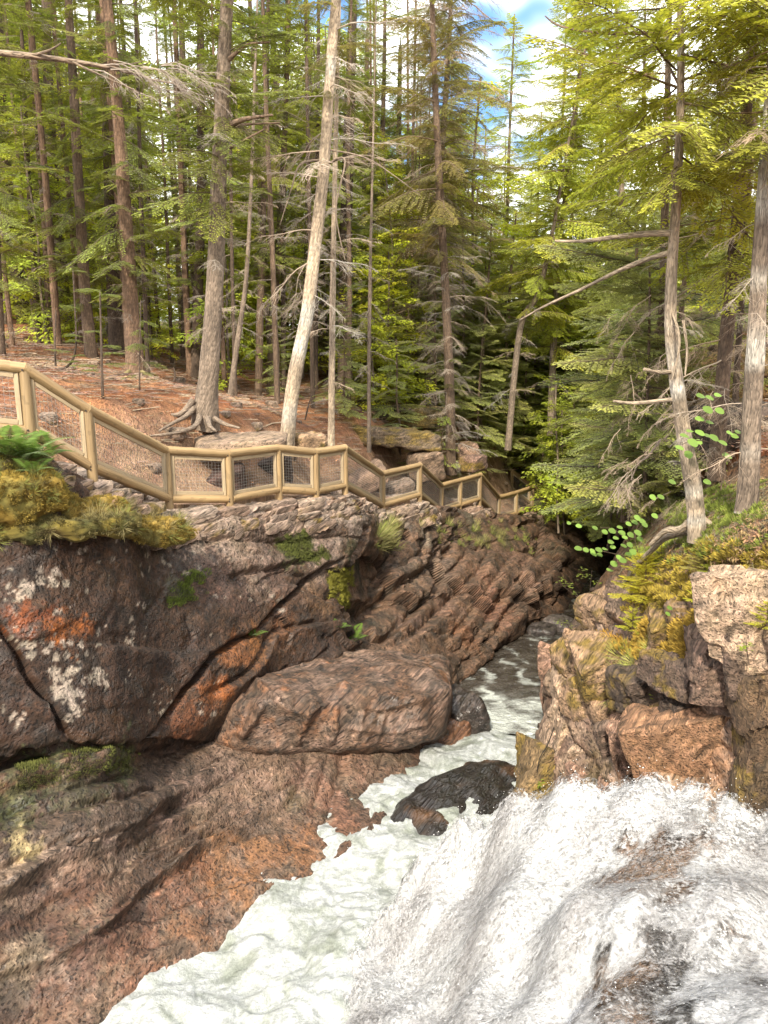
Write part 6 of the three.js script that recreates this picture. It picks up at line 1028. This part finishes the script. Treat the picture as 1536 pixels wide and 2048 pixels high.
mound('mossy turf shoulder left of the first fence post', [-40, 930, 11.0], [1.5, 0.6, 0.8], [0, 0.4, 0], 15, [0.9, 1, 1], 400);
patch('bright green moss cushions on the dark cliff face', left, [[370, 1150], [415, 1138], [415, 1185], [350, 1215], [315, 1210], [340, 1180]], 120, 21, TUFT.green, 1.6, [1, 1.1, 1]);
patch('hanging yellow-green moss curtain by the seep under the wall', left, [[665, 1135], [715, 1130], [720, 1200], [690, 1225], [665, 1190]], 260, 22, TUFT.green, 2.2, [1.5, 1.15, 1]);
patch('dark moss and grass patch on the pale ledge below the wall', left, [[535, 1065], [600, 1060], [660, 1110], [640, 1130], [570, 1110]], 260, 23, TUFT.green, 1.8, [0.8, 0.75, 1]);
patch('olive moss along the groove under the dark cliff', left, [[40, 1515], [280, 1508], [260, 1535], [100, 1570], [30, 1580]], 320, 24, TUFT.green, 1.3, [0.8, 0.7, 1]);
patch('dry grass tufts on the ledge above the seep', left, [[720, 1050], [800, 1050], [800, 1100], [740, 1100]], 50, 25, TUFT.grass, 1.4, [1, 1, 1]);
patch('mixed grass and moss on the far ledge under the stairs', left, [[800, 1040], [1060, 1050], [1090, 1100], [980, 1110], [820, 1080]], 70, 26, TUFT.grass, 0.9, [0.9, 0.9, 0.8]);
patch('golden moss sheet over the right bank blocks', right, [[1290, 1230], [1420, 1220], [1430, 1320], [1330, 1330], [1230, 1300]], 700, 27, TUFT.moss, 1.5, [1.25, 1, 1]);
patch('moss and litter on the shoulder above the right bank blocks', right, [[1280, 1130], [1420, 1080], [1536, 1060], [1536, 1130], [1420, 1180], [1250, 1220]], 600, 28, TUFT.moss, 1.3, [1.15, 1.05, 1]);
patch('green ground cover around the right bank trunk feet', right, [[1250, 1000], [1536, 960], [1536, 1090], [1400, 1110], [1260, 1120]], 500, 33, TUFT.green, 2.2, [1.3, 1.3, 1.2]);
patch('orange-brown moss down the nose of the right bank', right, [[1140, 1280], [1230, 1260], [1220, 1400], [1160, 1380]], 420, 29, TUFT.moss, 1.4, [1.3, 0.9, 0.8]);
patch('grass sprigs sprouting between the right bank blocks', right, [[1180, 1290], [1320, 1300], [1300, 1420], [1200, 1420]], 60, 30, TUFT.grass, 0.9, [1.1, 1.2, 0.8]);

// ferns
const frond = (() => { const g = new GB(), r = rng(8), L = 0.42; for (let k = 0; k < 18; k++) { const t = 0.12 + 0.86 * k / 17, p = V(L * t, L * (0.55 * t - 0.62 * t * t), 0), w = 0.12 * Math.sin(Math.PI * Math.pow(t, 0.7)) + 0.015; for (const s of [-1, 1]) leaflet(g, p, V(0.35, -0.1, s).normalize(), V(1, 0, 0), w, 0.024, mul3([0.13, 0.21, 0.035], 0.8 + 0.4 * r()), 0.1); } const pts = []; for (let k = 0; k <= 6; k++) { const t = k / 6; pts.push(V(L * t, L * (0.55 * t - 0.62 * t * t), 0)); } g.tube(pts, (t) => lerp(0.004, 0.001, t), 3, [0.15, 0.16, 0.05]); return g.build(); })();
function fern(label, p, n, s, seed, tint) { const t = base('fern', p), r = rng(seed); tag(t, label, 'fern'); for (let k = 0; k < n; k++) { const m = mesh('frond', frond, M.leaf, t); m.rotation.set(0, k * 6.28 / n + r() * 0.6, 0.15 + 0.5 * r(), 'YZX'); m.scale.setScalar(s * (0.7 + 0.6 * r())); } return t; }
[['fern at the left edge above the golden moss', 20, 915, 10.9, 9, 1.5], ['middle fern of the clump below the first fence post', 55, 922, 11.0, 9, 1.4], ['right fern of the clump below the first fence post', 88, 918, 11.2, 8, 1.3], ['single small fern hanging on the wall below the clump', 66, 945, 10.7, 5, 0.9]].forEach(([l, x, y, d, n, s], k) => fern(l, at(x, y, d), n, s, 60 + k));
[['small fern on the ledge above the big block', 716, 1275, 8], ['tiny fern in the crack left of the big block', 515, 1272, 5], ['upright fern sprig by the seep', 672, 1262, 6]].forEach(([l, x, y, n], k) => fern(l, left.surface(x, y).p, n, k ? 0.7 : 1.1, 70 + k));

// shrubs with large round leaves
const roundLeaf = (() => { const g = new GB(), n = 14, c = g.v(V(0.5, 0.02, 0), V(0, 1, 0), [1, 1, 1]); const ring = []; for (let k = 0; k <= n; k++) { const a = k / n * 6.2832, rr = 0.5 * (1 - 0.12 * Math.abs(Math.sin(a * 0.5)) + 0.02 * Math.sin(a * 9)); const x = 0.5 - rr * Math.cos(a), z = rr * 0.92 * Math.sin(a); ring.push(g.v(V(x, 0.09 * Math.abs(z) * 1.2 - 0.16 * (x - 0.5) ** 2, z), V(0, 1, 0), [1, 1, 1])); } for (let k = 0; k < n; k++) g.tri(c, ring[k], ring[k + 1]); return g.build({ normals: true }); })();
const leafMats = [0.8, 1, 1.25].map((k) => new THREE.MeshPhysicalMaterial({ name: 'broad leaf', color: new THREE.Color().setRGB(0.18 * k, 0.29 * k, 0.055 * k), roughness: 0.6, transmission: 0.4, thickness: 0, side: THREE.DoubleSide, specularIntensity: 0.4 }));
function shrub(label, foot, stems, leaves, d, size, seed) {
  const o = at(...foot), t = base('broadleaf_shrub', o), r = rng(seed); tag(t, label, 'shrub');
  for (const s of stems) limb(t, s.map((q) => at(...q).sub(o)), 0.009, 0.004, [0.24, 0.17, 0.11], 'stem', 5);
  leaves.forEach(([x, y, k = 1], i) => { const m = mesh('leaf', roundLeaf, leafMats[i % 3], t), s = size * k * (0.85 + 0.3 * r()); m.position.copy(at(x, y, d + (r() - 0.5) * 0.5)).sub(o); m.rotation.set(0.55 + (r() - 0.5) * 0.5, (r() - 0.5) * 1.6 + (i % 2 ? 3.14 : 0) * 0, -0.1 - 0.25 * r(), 'XYZ'); m.scale.set(s, s, s); m.position.add(V(-0.5 * s, 0, 0).applyEuler(m.rotation)); });
}
shrub('round-leaved shrub leaning from the ledge below the curved trunk', [1290, 1130, 12.4], [[[1290, 1130, 12.4], [1260, 1090, 12.3], [1230, 1060, 12.3], [1200, 1055, 12.3]], [[1280, 1120, 12.4], [1240, 1110, 12.3], [1190, 1100, 12.3], [1155, 1098, 12.3]], [[1285, 1130, 12.4], [1270, 1080, 12.3], [1278, 1045, 12.3]]],
  [[1157, 1097], [1172, 1100], [1185, 1101], [1198, 1100], [1210, 1098], [1188, 1108], [1200, 1110], [1222, 1084], [1226, 1094], [1225, 1062], [1244, 1066], [1258, 1048], [1270, 1045], [1285, 1042], [1275, 1036], [1290, 1050], [1240, 1055], [1250, 1075], [1262, 1070], [1276, 1066], [1238, 1115], [1246, 1121], [1228, 1128], [1220, 1140], [1260, 1090], [1266, 1104], [1258, 1108], [1248, 1092], [1138, 1046, 0.8], [1158, 1052, 0.9], [1190, 1056], [1210, 1064], [1310, 1032, 0.9], [1280, 1078], [1232, 1076]], 11.7, 0.118, 81);
shrub('round-leaved shrub before the dark spruce on the right bank', [1442, 980, 10.4], [[[1442, 980, 10.4], [1448, 910, 10.3], [1438, 850, 10.3], [1412, 800, 10.3]], [[1448, 920, 10.3], [1430, 890, 10.3], [1390, 880, 10.2], [1362, 890, 10.2]], [[1446, 900, 10.3], [1462, 870, 10.3], [1470, 860, 10.3]]],
  [[1402, 792, 1.1], [1420, 796, 1.1], [1436, 790], [1416, 820, 1.2], [1440, 822], [1400, 838, 1.1], [1420, 845, 1.1], [1370, 872, 1.3], [1400, 866, 1.2], [1416, 872, 1.2], [1386, 886, 1.2], [1398, 884], [1428, 876, 1.1], [1446, 886, 1.1], [1360, 896, 1.1], [1378, 908, 1.2], [1376, 912], [1460, 866], [1478, 864], [1470, 872], [1455, 912, 1.2], [1345, 964, 1.1], [1415, 964], [1306, 995, 0.9], [1322, 994, 0.9], [1380, 862]], 10.3, 0.12, 82);
shrub('two-leaved sprig on the mossy right bank face', [1340, 1235, 10.7], [[[1340, 1240, 10.7], [1338, 1222, 10.7]]], [[1340, 1216], [1336, 1228]], 10.65, 0.09, 83);
// small-leaved saplings hanging over the stream
function smallSapling(label, foot, stems, clouds, d, seed, col) { const o = at(...foot), t = base('leafy_sapling', o), r = rng(seed), g = new GB(); tag(t, label, 'sapling'); for (const s of stems) limb(t, s.map((q) => at(...q).sub(o)), 0.008, 0.003, [0.2, 0.14, 0.1], 'stem', 5);
  for (const [x, y, rx, ry, n] of clouds) for (let k = 0; k < n; k++) { const p = at(x + (r() + r() - 1) * rx, y + (r() + r() - 1) * ry, d + (r() - 0.5) * 0.5).sub(o), a = r() * 6.28, nd = V(Math.cos(a), -0.2 + 0.3 * r(), Math.sin(a)).normalize(), s = 0.05 + 0.03 * r(); leaflet(g, p, nd, V(-nd.z, 0.3 * (r() - 0.5), nd.x).normalize(), s, s * 0.5, mul3(col, 0.7 + 0.6 * r()), 0.1); } const m = mesh('foliage', g.build(), M.leaf, t); m.userData.kind = 'stuff'; }
smallSapling('slender sapling with yellow-green leaves over the far water', [1182, 1235, 15], [[[1182, 1235, 15], [1160, 1200, 15], [1130, 1175, 15], [1115, 1160, 15]], [[1178, 1215, 15], [1180, 1180, 15], [1184, 1140, 15]], [[1160, 1200, 15], [1150, 1180, 15]]], [[1118, 1160, 16, 8, 16], [1140, 1172, 14, 8, 14], [1170, 1152, 22, 12, 26], [1196, 1165, 16, 8, 14], [1150, 1186, 12, 6, 10], [1165, 1140, 10, 6, 8]], 15, 84, [0.24, 0.3, 0.04]);
smallSapling('low leafy sprig just above the far water', [1142, 1268, 16.5], [[[1142, 1268, 16.5], [1135, 1250, 16.5], [1120, 1246, 16.5]]], [[1122, 1246, 18, 8, 20], [1145, 1252, 14, 6, 10]], 16.5, 85, [0.24, 0.3, 0.04]);
smallSapling('yellow-green sprig rooted between the right bank blocks', [1310, 1385, 10.9], [[[1310, 1395, 10.9], [1306, 1360, 10.9], [1300, 1330, 10.9]]], [[1300, 1330, 14, 8, 16], [1308, 1360, 16, 10, 16], [1300, 1390, 12, 8, 10]], 10.8, 86, [0.22, 0.26, 0.03]);
smallSapling('bright sprig on the pale block at the right edge', [1498, 1330, 8.4], [[[1498, 1330, 8.4], [1494, 1300, 8.4], [1492, 1280, 8.4]]], [[1492, 1292, 14, 16, 22]], 8.4, 87, [0.22, 0.28, 0.03]);
smallSapling('tiny green tuft at the water edge of the right bank', [1078, 1580, 12.2], [[[1078, 1580, 12.2], [1080, 1565, 12.2]]], [[1080, 1566, 8, 10, 16]], 12.2, 88, [0.2, 0.24, 0.03]);
// evergreen seedlings
function seedling(label, sight, h, n, tint, seed) { const o = at(...sight), t = base('conifer_seedling', o), r = rng(seed); tag(t, label, 'seedling'); limb(t, [V(0, -0.1, 0), V(0.02, h * 0.5, 0), V(0, h, 0)], 0.012, 0.004, [0.2, 0.14, 0.09], 'stem', 5); const l = [[], [], []]; for (let k = 0; k < n; k++) { const q = k / n; l[k % 3].push({ p: V(0, h * (0.05 + 0.93 * q), 0), yaw: k * 2.4, pitch: 0.15 + 0.4 * q + 0.2 * (r() - 0.5), s: (0.16 + 0.24 * (1 - q)) * h * 1.05, c: tint }); } l.forEach((a, k) => instances('crown', BOUGH.fresh[k], M.leaf, a, t)); }
seedling('bright yellow-green seedling cascading over the ledge edge', [1285, 1210, 12.0], 0.85, 40, [2.0, 1.75, 0.5], 91); seedling('small bright seedling right of the cascading one', [1318, 1150, 12.0], 0.5, 26, [1.9, 1.7, 0.5], 92); seedling('grey-green bushy seedling on the shoulder', [1405, 1150, 10.6], 0.5, 40, [1.6, 1.35, 1.1], 93); seedling('green seedling under the grey-green one', [1425, 1182, 10.3], 0.45, 34, [1.5, 1.6, 0.5], 94); seedling('short seedling below the bushy pair', [1400, 1212, 10.2], 0.35, 26, [1.9, 1.8, 0.5], 95); seedling('young seedling on the litter beside the curved trunk', [1460, 1110, 10.2], 0.4, 24, [1.4, 1.4, 0.6], 96);
for (const [l, x, y, d, h, s] of [['low spruce seedling below the cascading one', 1262, 1265, 11.9, 0.4, 97], ['seedling at the far right edge of the block face', 1530, 1260, 8.6, 0.35, 98]]) seedling(l, [x, y, d], h, 22, [1.9, 1.8, 0.5], s);

// ---------------------------------------------------------------- dead wood
{ const L = (name, label, list, r0, r1, c) => { const o = at(...list[0]), t = base(name, o); tag(t, label, 'log'); limb(t, list.map((q) => at(...q).sub(o)), r0, r1, c, 'stem', 8); return [t, o]; };
  L('fallen_log', 'bent fallen log running down from the curved trunk', [[1375, 1062, 11.4], [1330, 1075, 11.6], [1300, 1104, 11.9], [1270, 1135, 12.2], [1245, 1175, 12.5]], 0.06, 0.035, [0.4, 0.33, 0.25]);
  L('dead_stick', 'thin black stick leaning into the stream at the right bank', [[1108, 1455, 12.7], [1095, 1490, 12.6], [1080, 1515, 12.5], [1074, 1545, 12.5]], 0.012, 0.007, [0.05, 0.04, 0.03]);
  const [t, o] = L('dead_branch', 'bare forked branch drooping in front of the hemlock thicket', [[1320, 880, 12.6], [1296, 912, 12.4], [1276, 928, 12.3], [1262, 960, 12.3]], 0.02, 0.01, [0.36, 0.29, 0.23]);
  instances('bare_twigs', BOUGH.dead[2], M.twig, [[1272, 930, 0.6], [1262, 950, 0.7], [1284, 950, 0.65], [1258, 945, 0.75], [1270, 960, 0.6]].map(([x, y, s], k) => ({ p: at(x, y, 12.3).sub(o), yaw: 2.6 + k * 0.35, pitch: -0.9 + 0.12 * k, s: s * 0.55, c: [1.2, 1.15, 1.1] })), t);
  const brush = base('brushwood'); tag(brush, 'tangle of bare twigs under the right bank trees', 'brushwood', null, 'stuff'); const r = rng(404), l = [[], [], []];
  for (let k = 0; k < 90; k++) { const p = at(1230 + r() * 320, 560 + r() * 470, 11.8 + r() * 4); p.y = Math.min(p.y, 13); l[k % 3].push({ p, yaw: 1.6 + r() * 3, pitch: -0.9 + r() * 0.7, s: 0.25 + 0.25 * r(), c: [1.15, 1.05, 0.95] }); } l.forEach((q, k) => instances('twigs', BOUGH.dead[k], M.twig, q, brush)); }
{ // needle litter, twigs and cones on the slope: small flakes too many to count
  const flake = (() => { const g = new GB(), r = rng(3); for (let k = 0; k < 14; k++) { const a = r() * 6.28, p = V((r() - 0.5) * 0.4, 0.012 + 0.02 * r(), (r() - 0.5) * 0.4); leaflet(g, p, V(Math.cos(a), 0.25 * (r() - 0.4), Math.sin(a)).normalize(), V(-Math.sin(a), 0.3 * (r() - 0.5), Math.cos(a)).normalize(), 0.05 + 0.05 * r(), 0.014 + 0.025 * r(), mul3([0.3, 0.16, 0.085], 0.5 + r()), 0.1); } for (let k = 0; k < 3; k++) { const a = r() * 6.28, p = V((r() - 0.5) * 0.4, 0.015, (r() - 0.5) * 0.4), q = p.clone().add(V(Math.cos(a) * 0.22, 0.01, Math.sin(a) * 0.22)); g.tube([p, q], 0.004, 3, [0.26, 0.2, 0.15]); } return g.build(); })();
  const r = rng(606), list = []; for (let k = 0; k < 12000; k++) { const rt = k > 9000, x = rt ? 3 + 9 * r() : -14 + 22 * r(), z = rt ? -8 - 14 * r() : -12 - 26 * r(); if (inGorge(x, z)) continue; const [fd] = onFence(x, z); if (fd < 2.2 && r() < 0.75) continue; const t = 0.6 + 0.9 * r(); list.push({ p: V(x, ground(x, z) + 0.005, z), yaw: r() * 6.28, s: 0.8 + 0.8 * r(), c: [t, t * (0.85 + 0.3 * r()), t] }); }
  for (let k = 0; k < 1500; k++) { const s = right.surface(1230 + r() * 330, 960 + r() * 190), t = 0.6 + 0.9 * r(); list.push({ p: s.p, ...upTo(s.n), s: 0.35 + 0.4 * r(), c: [t * 0.75, t * (0.75 + 0.3 * r()), t * 0.8] }); }
  const q = instances('leaf_litter', flake, M.moss, list, null); tag(q, 'scattered dead needles, twigs and leaf scraps on the forest floor', 'litter', null, 'stuff');
}
{ // fallen sticks and small stones strewn over the slope
  const r = rng(707), sticks = [], stones = [], stick = (() => { const g = new GB(); g.tube([V(-0.5, 0.02, 0), V(-0.1, 0.035, 0.03), V(0.2, 0.02, -0.02), V(0.5, 0.03, 0.02)], (t) => lerp(0.016, 0.006, t), 5, [0.3, 0.23, 0.16]); g.tube([V(0.1, 0.03, 0), V(0.3, 0.07, 0.14)], 0.006, 4, [0.3, 0.23, 0.16]); return g.build(); })();
  const pebble = stoneGeometry(boxCorners(V(0, 0, 0), [0.3, 0.18, 0.24], new THREE.Euler(0, 0, 0), 5, 0.3), { seg: 5, round: 0.25, rough: 0.03, freq: 5, seed: 9, color: stoneColor([0.26, 0.2, 0.15], 3, 0.2) });
  for (let k = 0; k < 420; k++) { const x = -14 + 22 * r(), z = -13 - 26 * r(); if (inGorge(x, z)) continue; const [fd] = onFence(x, z), t = 0.6 + 0.8 * r(); if (fd < 1) continue; sticks.push({ p: V(x, ground(x, z) + 0.01, z), yaw: r() * 6.28, s: 0.5 + 1.1 * r() * r() + 0.3 * r(), c: [t, t, t] }); if (k % 3 === 0) { const x2 = x + r(), z2 = z + r(); if (!inGorge(x2, z2)) stones.push({ p: V(x2, ground(x2, z2) + 0.02, z2), yaw: r() * 6, s: 0.4 + 1.3 * r() * r(), c: [t, t, t] }); } }
  const q = base('forest_debris'); tag(q, 'fallen sticks and small stones strewn over the needle slope', 'debris', null, 'stuff'); instances('sticks', stick, M.twig, sticks, q); instances('stones', pebble, M.stone, stones, q);
}
// understory stems on the slope
[['thin dark sapling stem with a low curve on the left slope', [[112, 742, 20], [140, 728, 20], [152, 690, 20], [150, 620, 20.2], [146, 540, 20.4]], 0.035], ['straight thin stem before the stair head', [[206, 812, 17], [204, 740, 17], [202, 660, 17.2], [200, 580, 17.5]], 0.035], ['short dark stem on the slope left of the curved sapling', [[112, 742, 20.4], [110, 690, 20.4], [112, 620, 20.6]], 0.03], ['thin stem beside the moss-footed hemlock', [[280, 820, 19], [279, 760, 19], [280, 690, 19.2], [282, 600, 19.4]], 0.025], ['leaning twig stem right of the leaning pale trunk', [[610, 840, 23], [620, 800, 23], [634, 770, 23]], 0.025], ['broken stump stem on the needle slope', [[346, 772, 22], [350, 750, 22], [347, 735, 22]], 0.04]].forEach(([l, s, r0], k) => { const o = at(...s[0]), t = base('understory_stem', o); tag(t, l, 'stem'); limb(t, s.map((q) => at(...q).sub(o)), r0, r0 * 0.5, mul3(BARK.dark, 1.1), 'stem'); if (s.length > 3) { const r = rng(k + 5), tw = []; for (let i = 0; i < 9; i++) tw.push({ p: at(s[2][0] + (r() - 0.5) * 6, lerp(s[1][1], s[s.length - 1][1], r()), s[2][2]).sub(o), yaw: r() * 6.28, pitch: 0.1, s: 0.3 + 0.25 * r(), c: [0.9, 1, 0.9] }); instances('crown', BOUGH.hemlock[k % 4], M.leaf, tw, t); } });

// ---------------------------------------------------------------- spray
{
  const ball = new THREE.IcosahedronGeometry(1, 0), r = rng(808), list = [];
  for (let k = 0; k < 9000; k++) {
    const x = -1.4 + 7.5 * r(), z = -10.6 + 7.5 * r(), h = sheetHeight(x, z); if (h.edge > 0.5) continue; const rimNear = sm(-0.7, 0.05, h.edge), up = Math.pow(r(), 2.2) * (0.05 + 0.28 * rimNear);
    if (r() > 0.25 + rimNear * 0.75) continue; const y = Math.max(h.y, fallHeight(x, z) - 0.25); if (y < level(z)) continue; const s = (0.0025 + 0.004 * r() * r()) * (0.7 + 0.3 * rimNear); list.push({ p: V(x + (r() - 0.5) * 0.06, y + up, z + (r() - 0.5) * 0.06), yaw: r() * 6, pitch: r() - 0.5, s: [s * (1 + r() * 1.5), s, s] });
  }
  const q = instances('spray', ball, M.drop, list, null); tag(q, 'flying droplets above the waterfall and along its rim', 'spray', null, 'stuff');
}

renderer.render(scene, camera);
